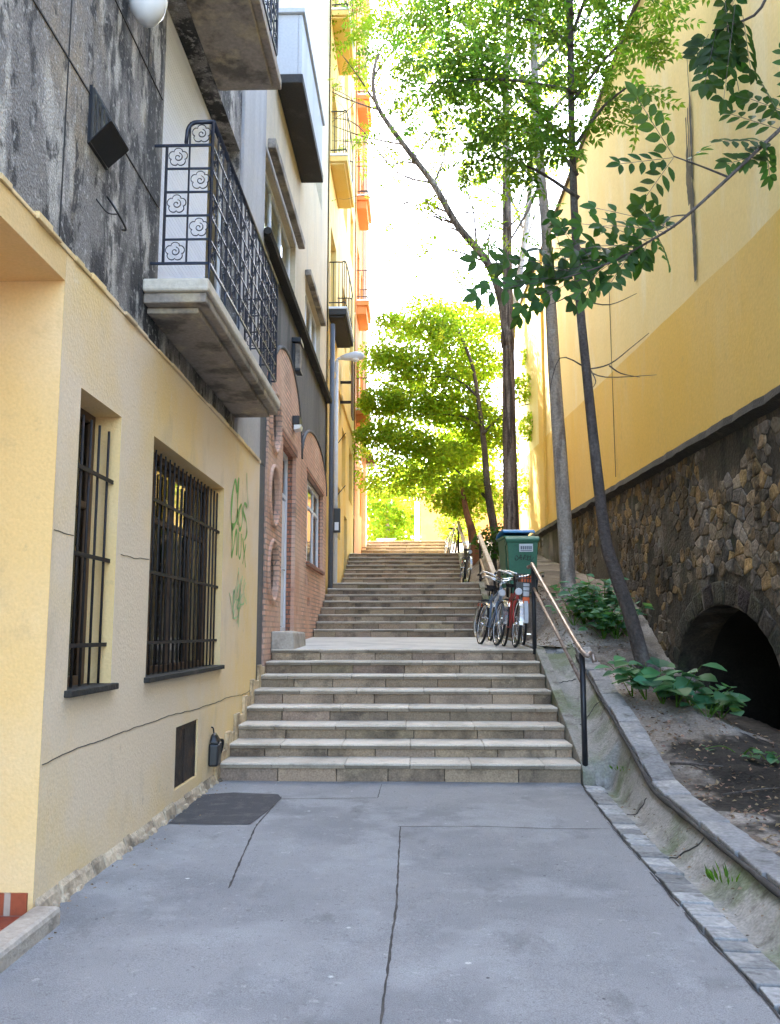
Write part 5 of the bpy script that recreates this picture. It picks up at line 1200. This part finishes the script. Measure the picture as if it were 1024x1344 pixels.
def twigs(p, d, L, r, depth):
    pts = [p]; q = p.copy(); dd = d.copy()
    for i in range(5):
        dd = (dd + rdir() * .32 + Vector((0, 0, .05))).normalized(); q = q + dd * L / 5; pts.append(q.copy())
    br.tube(pts, taper(r, r * .45, 6), 4)
    if depth:
        for k in range(3): twigs(pts[random.choice((2, 3, 4, 5))], (dd + rdir() * .9).normalized(), L * random.uniform(.5, .75), r * .5, depth - 1)
    elif random.random() < .55:
        pinnate(lf, None, q, (dd + Vector((0, 0, -.3))).normalized(), .3, 4, .10, .022)
for (x, y, dx, dz) in ((640, 345, -.8, .5), (620, 318, -.6, .9), (600, 295, -1, .3), (585, 270, .3, 1), (568, 240, -.9, .5), (550, 215, -1, .1), (545, 208, .4, 1), (530, 190, -.8, .5), (610, 305, -.9, -.2), (655, 385, -1, .6), (650, 380, .1, 1), (575, 255, -1, -.3), (515, 170, .5, 1), (500, 145, -1, .4), (560, 228, .6, .8), (630, 335, .2, 1), (666, 260, -.9, .6), (665, 200, -.8, .8), (666, 300, -.7, .9)):
    twigs(at(x, y, 21), Vector((dx, random.uniform(-.5, .5), dz)).normalized(), random.uniform(1.2, 2.0), .022, 2)
br.build('branch', M['bark3'], T3); lf.build('crown', M['leaf_lit'], T3)

base = at(668, 700, 29.5); base.z = zt(base.x, 29.5) - .1
T7 = tree_root('slender_tree', 'tall pale tree directly behind the forked one, its high crown lit by the sun', base, group='thin trees along the wall')
b = MB(); limb(b, [base, at(668, 600, 29.5), at(669, 480, 29.5), at(676, 400, 29.5), at(688, 320, 29.6), at(697, 230, 29.8), at(700, 120, 30), at(702, 0, 30), at(702, -80, 30)], .17, .06, 10, 6); b.build('trunk', M['bark2'], T7)
br = MB(); lf = MB()
for (x0, y0, x1, y1) in ((690, 310, 640, 200), (697, 230, 740, 120), (699, 180, 620, 90), (700, 120, 560, 40), (690, 320, 720, 250), (700, 90, 760, 20)):
    a, e = at(x0, y0, 29.7), at(x1, y1, 30.3); limb(br, [a, a.lerp(e, .5) + Vector((0, 0, .3)), e], .06, .012, 5, 5)
for (x, y, r, n) in ((620, 90, 1.0, 20), (580, 50, 1.1, 24), (545, 20, 1.0, 22), (650, 150, .9, 16), (690, 100, 1.1, 24), (740, 110, .9, 18), (740, 40, 1.1, 24), (640, 20, 1.2, 28), (700, -10, 1.2, 28), (560, 100, .8, 12), (600, 150, .8, 12), (640, 220, .7, 10), (720, 220, .6, 9), (600, -40, 1.3, 28), (690, 170, .8, 12), (545, 75, .8, 12), (590, 200, .6, 7), (660, 270, .6, 7), (560, 165, .5, 5), (540, 130, .6, 7)):
    cluster(lf, None, at(x, y, 30 + random.uniform(-.5, 1.2)), r * 1.1, n, .19, .55, 5, .7)
br.build('branch', M['bark2'], T7); lf.build('crown', M['leaf_lit'], T7)

# leafy tree over the upper flights
def broadleaf(mb, c, r, n, size, hollow=.35):
    for _ in range(n):
        o = rdir(); rr = lerp(hollow, 1, random.random() ** .6); p = c + Vector((o.x * r[0], o.y * r[1], o.z * r[2])) * rr
        d = (Vector((o.x, o.y, -.25)) + rdir() * .8).normalized()
        s_ = size * random.uniform(.7, 1.25); leaf(mb, p, d, rdir(1.1), s_, s_ * .36, gt(.7, 1.25))
base = at(655, 708, 27); base.z = zt(base.x, 27) - .1
T4 = tree_root('leafy_tree', 'bushy bright green tree spreading over the upper flights', base)
b = MB(); limb(b, [base, at(648, 690, 27), at(640, 640, 27), at(636, 590, 27.3), at(630, 540, 27.6), at(620, 480, 28), at(600, 430, 28.5)], .15, .04, 10, 6)
limb(b, [at(640, 655, 27), at(620, 635, 27.5), at(590, 610, 28)], .06, .015, 7); limb(b, [at(632, 560, 27.6), at(600, 545, 28), at(540, 545, 28.6)], .05, .012, 7); limb(b, [at(627, 520, 27.7), at(590, 495, 28.4), at(520, 500, 29)], .05, .012, 7); limb(b, [at(634, 570, 27.3), at(665, 540, 28), at(695, 530, 28)], .05, .012, 7)
b.build('trunk', M['bark1'], T4)
lf = MB()
for (x, y, Y, rx, rz, n) in ((560, 430, 29.5, 1.1, .45, 900), (520, 470, 29, .8, .35, 500), (600, 450, 29.5, 1.1, .6, 1000), (630, 480, 29.5, .9, .7, 900), (560, 490, 29, 1.2, .45, 1000), (500, 530, 28.5, .8, .4, 700), (545, 530, 28.5, 1.0, .45, 900), (600, 540, 28.5, 1.1, .6, 1000), (640, 560, 28, .8, .7, 700), (490, 570, 28, .6, .35, 500), (540, 580, 28, .9, .4, 800), (590, 600, 28, .9, .5, 800), (560, 625, 28, .6, .35, 400), (620, 640, 27.6, .7, .5, 600), (600, 665, 27.4, .5, .35, 350), (690, 510, 28.5, .5, .5, 350), (700, 560, 28.3, .45, .5, 350), (700, 470, 29, .4, .4, 200), (560, 400, 30, .8, .3, 350), (610, 410, 30, .7, .3, 350), (640, 420, 30, .5, .35, 250), (510, 420, 30, .5, .3, 250)):
    broadleaf(lf, at(x, y, Y), (rx, rx, rz), int(n * 1.3), .135)
for _ in range(95):
    x, y = random.uniform(474, 662), random.uniform(405, 668)
    if y > 640 and x < 560 or y < 440 and x < 495: continue
    broadleaf(lf, at(x, y, random.uniform(28, 31.5)), (.75, .75, .5), 330, .125)
lf.build('crown', M['leaf_lit'], T4)
# leaning reddish trunk beside the third flight
base = at(624, 722, 26); base.z = zt(base.x, 26) - .15
T5 = tree_root('leaning_tree', 'short reddish-brown trunk leaning left behind the upper handrails', base)
b = MB(); limb(b, [base, at(620, 700, 26), at(613, 675, 26.2), at(606, 640, 26.5)], .17, .06, 10, 5); b.build('trunk', M['red_bark'], T5)
lf = MB(); broadleaf(lf, at(608, 640, 26.6), (.6, .6, .45), 350, .16); broadleaf(lf, at(590, 655, 26.8), (.5, .5, .3), 200, .16); lf.build('crown', M['leaf_lit'], T5)
# shrubs at the top of the bank
def shrub(label, x, y, Y, r, rz, n, size, m, group=None, name='shrub', cat='shrub'):
    c = at(x, y, Y); zb = zt(c.x, Y) if c.x > 1.5 else zs(Y); t = thing(name, label, cat, (c.x, Y, zb), group)
    b = MB()
    for k in range(7): a = rdir(1.0); limb(b, [(c.x + random.uniform(-.1, .1), Y, zb - .05), c - Vector((0, 0, rz * .3)), c + Vector((a.x * r * .7, a.y * r * .7, abs(a.z) * rz * .6))], .02, .005, 5, 3)
    b.build('stem', M['bark1'], t); lf = MB(); broadleaf(lf, c, (r, r, rz), n, size, .2); lf.build('foliage', m, t); return t
shrub('dark green shrub behind the bins at the foot of the thick tree', 648, 712, 22.5, .5, .5, 500, .12, M['leaf_dark'])
shrub('light green shrub behind the upper handrails', 600, 690, 31, .8, .6, 700, .13, M['leaf_lit'])
shrub('ivy-like bush against the far end of the yellow wall', 700, 640, 29.3, .5, .9, 500, .13, M['leaf_lit'])

# ------------------------------------------------------------------ low plants on the bank
def bigleaf_plant(label, spots, m, group):
    x0 = sum(s_[0] for s_ in spots) / len(spots); y0 = sum(s_[1] for s_ in spots) / len(spots); t = thing('leafy_plant', label, 'plant', (x0, y0, zt(x0, y0)), group)
    st, lf = MB(), MB()
    for (x, y, h, n, s_) in spots:
        g = Vector((x, y, zt(x, y) - .03))
        for k in range(n):
            a = rdir(.6); top = g + Vector((a.x * .32, a.y * .32, h * random.uniform(.45, 1.0)))
            limb(st, [g, g.lerp(top, .5) + Vector((0, 0, .06)), top], .006, .003, 4, 3)
            for q in range(3):
                an = random.uniform(0, 2 * PI); d = Vector((math.cos(an), math.sin(an), random.uniform(-.25, .15))).normalized(); ss = s_ * random.uniform(.7, 1.2)
                ss *= 1.05; leaf(lf, top.lerp(g, .14 * q), d, Vector((random.uniform(-.4, .4), random.uniform(-.6, .1), 1)), ss, ss * .44, gt(.7, 1.3), True)
    st.build('stem', M['grass'], t); lf.build('foliage', m, t)
g_ = 'wild leafy plants on the earth bank'
bigleaf_plant('dense dark green plants between the two nearest trunks', [(2.72 + random.uniform(-.42, .42), 13.2 + random.uniform(-.8, .8), random.uniform(.35, .75), 9, .15) for _ in range(16)], M['leaf_shrub'], g_)
bigleaf_plant('broad pale green leaves in front of the leaning trunk', [(2.60, 10.25, .55, 6, .22), (2.74, 10.1, .55, 6, .22), (2.86, 10.0, .50, 6, .22), (2.48, 10.4, .5, 4, .2)], M['leaf_shrub'], g_)
bigleaf_plant('low sprawling plant before the dark arch', [(3.05, 10.1, .32, 6, .19), (3.22, 10.0, .34, 6, .19), (3.4, 10.2, .25, 5, .16), (3.1, 9.7, .22, 4, .16)], M['leaf_shrub'], g_)
bigleaf_plant('tiny blue-green plant on the bare earth nearest the camera', [(3.05, 8.6, .10, 3, .11), (3.25, 8.5, .12, 4, .11)], M['leaf_shrub'], g_)
def weed(label, x, y, z, n, h):
    t = MB()
    for k in range(n):
        a = rdir(); p = Vector((x + a.x * .10, y + a.y * .12, z)); leaf(t, p, Vector((a.x * .6, a.y * .6, 1)).normalized(), rdir(), h * random.uniform(.5, 1.1), .008, gt())
    tag(t.build('weed', M['grass']), label, 'weed', 'weeds in the gutter')
xx, zz = gut(.72, 5.55); weed('bright green weed tuft growing in the near gutter bank', xx, 5.55, zz - .005, 45, .09)
xx, zz = gut(.75, 8.9); weed('faint weed tuft in the gutter near the handrail foot', xx, 8.9, zz - .005, 18, .05)
# dry leaves and twigs
b = MB()
for _ in range(3800):
    y = random.uniform(3.5, 16); x = random.uniform(interp(XK, y) + .25, 4.0)
    if random.random() < .45: x = interp(XK, y) + .25 + abs(random.gauss(0, .5))
    if random.random() < .45: y = random.uniform(12.6, 18)
    if y > 12.5: x = random.uniform(1.85, 3.6)
    if x > wallx(y) - .1: continue
    p = Vector((x, y, zt(x, y) + .008)); d = rdir(); d.z *= .25; s_ = random.uniform(.02, .055); k = random.uniform(.5, 1.7); leaf(b, p, d.normalized(), rdir(1.5), s_, s_ * .35, (k, k * random.uniform(.8, 1.1), k))
for _ in range(160):
    y = random.uniform(3.3, 9); x, z = gut(random.random() ** 1.0, y); p = Vector((x, y, z + .006)); d = rdir(); d.z *= .15; s_ = random.uniform(.015, .04); leaf(b, p, d.normalized(), rdir(1.5), s_, s_ * .3, random.uniform(.6, 1.6))
for _ in range(60):
    y = random.uniform(4.5, 9.0); x = X0 + .07 + abs(random.gauss(0, .12)); p = Vector((x, y, zp(x, y) + .008)); d = rdir(); d.z *= .15; s_ = random.uniform(.012, .03); leaf(b, p, d.normalized(), rdir(1.5), s_, s_ * .3, random.uniform(.6, 1.6))
tag(b.build('leaf_litter', M['litter']), 'dry brown leaf litter scattered on the earth bank', 'leaf litter', None, 'stuff')
b = MB(); 
def gz(x, y, o=.02): return (x, y, zt(x, y) + o)
limb(b, [gz(2.30, 8.3), gz(2.45, 8.2, .04), gz(2.72, 8.15)], .016, .006, 6); limb(b, [gz(2.45, 8.2, .04), gz(2.55, 8.05)], .008, .004, 5)
tag(b.build('fallen_twig', M['bark1']), 'dark fallen twig on the pale earth beside the kerb', 'twig')
b = MB(); limb(b, [gz(2.45, 7.4), gz(2.8, 7.6, .03), gz(3.1, 7.7)], .010, .004, 6); tag(b.build('fallen_twig', M['bark1']), 'thin fallen stick on the dark soil before the arch', 'twig')

# ------------------------------------------------------------------ near branch with big leaves (its tree stands just off to the right)
base = Vector((3.35, 4.6, zt(3.35, 4.6) - .1))
T6 = tree_root('ash_tree', 'near tree whose twigs of large dark leaflets hang in at top right', base)
b = MB(); limb(b, [base, (3.36, 4.6, 1.6), (3.3, 4.55, 3.2), (3.2, 4.5, 4.4), (3.15, 4.4, 6.2)], .11, .05, 10); b.build('trunk', M['bark1'], T6)
br = MB(); lf = MB()
A6 = lambda x, y, Y=4.2: at(x, y, Y)
limb(br, [(3.22, 4.5, 4.2), A6(1090, 115, 4.4), A6(1024, 170, 4.3), A6(962, 228, 4.2), A6(905, 280, 4.15), A6(872, 305, 4.1), A6(800, 345, 4.0), A6(740, 365, 3.95)], .015, .003, 6)
limb(br, [A6(955, 232, 4.2), A6(920, 218, 4.2), A6(884, 205, 4.2)], .006, .003, 5); limb(br, [(3.2, 4.5, 4.5), A6(1060, -30, 4.3), A6(990, 20, 4.3), A6(935, 40, 4.3)], .014, .004, 5)
limb(br, [A6(905, 282, 4.15), A6(880, 285, 4.1), A6(868, 300, 4.05)], .004, .002, 4)
def frond(x0, y0, x1, y1, Y0=4.2, Y1=4.1, n=6, ll=.085, lw=.019, t=None, nz=(0.1, -1, .5), droop=.0):
    p, e = at(x0, y0, Y0), at(x1, y1, Y1); d = e - p; nr = (Vector(nz) + rdir() * .35).normalized(); pinnate(lf, br, p, d.normalized(), d.length, n, ll, lw, droop, nr, True, t or gt(.6, 1.2), .0018)
frond(884, 205, 836, 128, n=6, ll=.10, lw=.027); frond(884, 207, 815, 215, n=5); frond(884, 207, 845, 262, n=5, ll=.09); frond(900, 212, 920, 198, n=2, ll=.07)
for x0, y0, x1, y1 in ((872, 305, 790, 290), (860, 312, 770, 330), (840, 325, 750, 310), (820, 335, 735, 350), (800, 345, 700, 385), (780, 350, 690, 360), (760, 358, 665, 345), (745, 365, 680, 415), (830, 330, 800, 375), (850, 318, 840, 350), (790, 346, 765, 395), (740, 365, 640, 370), (715, 370, 625, 385), (770, 355, 740, 290), (865, 308, 845, 275), (730, 365, 720, 320)):
    for k_ in range(2): frond(x0 + 14 * k_, y0 - 6 * k_, x1 + random.uniform(-28, 40) * k_, y1 - 8 + random.uniform(-55, 22) * k_, 4.05 + .08 * k_, 4.05 + random.uniform(-.25, .25), random.choice((3, 4, 5)), random.uniform(.07, .098), .023, gt(.6, 1.6), (random.uniform(-.7, .7), -1, .35), random.uniform(.1, .5))
for x0, y0, x1, y1 in ((962, 0, 935, 105), (950, 10, 970, 120), (965, 5, 950, 130), (940, 40, 925, 110), (975, 20, 985, 90), (950, -10, 960, 70), (970, -20, 945, 60), (930, 45, 915, 75)):
    frond(x0, y0, x1, y1, 4.3, 4.3 + random.uniform(-.15, .15), 6, .10, .026, gt(.4, .8), (random.uniform(-.6, .6), -1, .2))
for x0, y0, x1, y1 in ((1024, 170, 960, 150), (1010, 185, 950, 185), (990, 205, 955, 215), (1030, 165, 1000, 110), (1005, 185, 1010, 230), (1040, 150, 985, 130), (1050, 140, 1030, 70), (975, 215, 1000, 195)):
    frond(x0, y0, x1, y1, 4.28, 4.28 + random.uniform(-.15, .15), 5, .085, .022, gt(.6, 1.1), (random.uniform(-.5, .5), -1, .5))
for _ in range(26):  # the rest of its crown, above and beside the frame
    c = Vector((random.uniform(2.6, 4.0), random.uniform(3.6, 5.6), random.uniform(4.9, 7.0)))
    cluster(lf, None, c, .4, 3, .085, .3)
br.build('branch', M['bark1'], T6); lf.build('crown', M['leaf_dark'], T6)

# ------------------------------------------------------------------ beyond the top of the steps
gw = thing('garden_wall', 'apricot garden wall at the top of the steps', 'wall', (1.0, 44, 5.05))
b = MB(); b.box(.30, 6, 44, 44.4, 5.0, 8.6); b.build('wall_face', M['garden_wall'], gw, .02)
b = MB(); b.box(.26, 6.04, 43.94, 44.46, 8.602, 8.72); b.build('coping', M['white'], gw, .02)
pp = thing('gate_post', 'white gate post at the left end of the apricot wall', 'post', (.12, 43.9, 5.05))
b = MB(); b.box(0, .24, 43.8, 44.05, 5.0, 8.1); b.build('shaft', M['white'], pp, .02); b = MB(); b.box(-.05, .29, 43.75, 44.1, 8.102, 8.2); b.build('cap', M['white'], pp, .02)
bn = thing('garden_bench', 'pale grey slatted bench beyond the top step', 'bench', (-1.4, 42.5, 5.05))
b = MB()
for i in range(5): b.box(-1.85, -.95, 42.76, 42.8, 5.5 + i * .11, 5.58 + i * .11)
b.build('backrest', M['bench'], bn, .008); b = MB()
for i in range(4): b.box(-1.85, -.95, 42.35 + i * .1, 42.43 + i * .1, 5.46, 5.49)
b.build('seat', M['bench'], bn, .008)
for x in (-1.8, -1.04):
    b = MB(); b.box(x, x + .05, 42.36, 42.42, 5.04, 5.455); b.build('leg', M['iron'], bn); b = MB(); b.box(x, x + .05, 42.81, 42.87, 5.04, 6.05); b.build('leg', M['iron'], bn)
def far_tree(label, x, Y, h, r, n, m, size=.28):
    t = thing('garden_tree', label, 'tree', (x, Y, 5.0), 'trees in the garden beyond the steps'); b = MB(); limb(b, [(x, Y, 4.95), (x + .1, Y, 5 + h * .4), (x, Y, 5 + h * .8)], .18, .05, 8); b.build('trunk', M['bark2'], t); lf = MB()
    for k in range(9): o = rdir(); broadleaf(lf, Vector((x, Y, 5 + h * .6)) + Vector((o.x * r * .6, o.y * r * .6, o.z * h * .30)), (r * .55, r * .55, h * .2), n // 9, size, .2)
    lf.build('crown', m, t)
far_tree('round bright green garden tree left of the white post', -1.6, 49, 4.6, 2.0, 2600, M['leaf_lit'])
far_tree('taller loose garden tree behind the bench', -4.4, 53, 7.5, 2.8, 3000, M['leaf_lit'])
far_tree('garden tree rising behind the apricot wall', 2.2, 50, 8.5, 2.6, 3200, M['leaf_lit'])
far_tree('broad garden tree furthest right behind the apricot wall', 6.5, 48, 9.5, 3.2, 3200, M['leaf_lit'])
far_tree('pale garden tree rising furthest back in the middle', -.5, 60, 8, 3.2, 3000, M['leaf_lit'], .34)

# ------------------------------------------------------------------ light, sky, camera
EL, AZ = R(45), R(28.4)
w = bpy.data.worlds.new('World'); scene.world = w; w.use_nodes = True; nt = w.node_tree
sk = nt.nodes.new('ShaderNodeTexSky'); sk.sky_type = 'NISHITA'; sk.sun_disc = False; sk.sun_elevation = EL; sk.sun_rotation = -AZ; sk.air_density = 1.0; sk.dust_density = 3.0; sk.ozone_density = .8
bg = nt.nodes['Background']; nt.links.new(sk.outputs[0], bg.inputs['Color']); bg.inputs['Strength'].default_value = .15
L = bpy.data.lights.new('sun', 'SUN'); L.energy = 2.6; L.angle = R(.6); L.color = (1, .93, .82)
lo = bpy.data.objects.new('sun', L); col.objects.link(lo); lo.location = (-10, 40, 50)
dv = Vector((-math.cos(EL) * math.sin(AZ), math.cos(EL) * math.cos(AZ), math.sin(EL))); lo.rotation_euler = dv.to_track_quat('Z', 'Y').to_euler()
cam = bpy.data.cameras.new('camera'); co = bpy.data.objects.new('camera', cam); col.objects.link(co); co.location = (0, 0, H); co.rotation_euler = (PI / 2 + TH, 0, YA)
cam.sensor_fit = 'VERTICAL'; cam.sensor_height = 24; cam.lens = F / 1344 * 24; cam.clip_end = 500; cam.clip_start = .05
scene.camera = co
scene.view_settings.view_transform = 'Standard'; scene.view_settings.look = 'None'; scene.view_settings.exposure = 3.95; scene.view_settings.gamma = 1
scene.cycles.max_bounces = 10; scene.cycles.diffuse_bounces = 6; scene.cycles.transparent_max_bounces = 12; scene.cycles.use_denoising = True
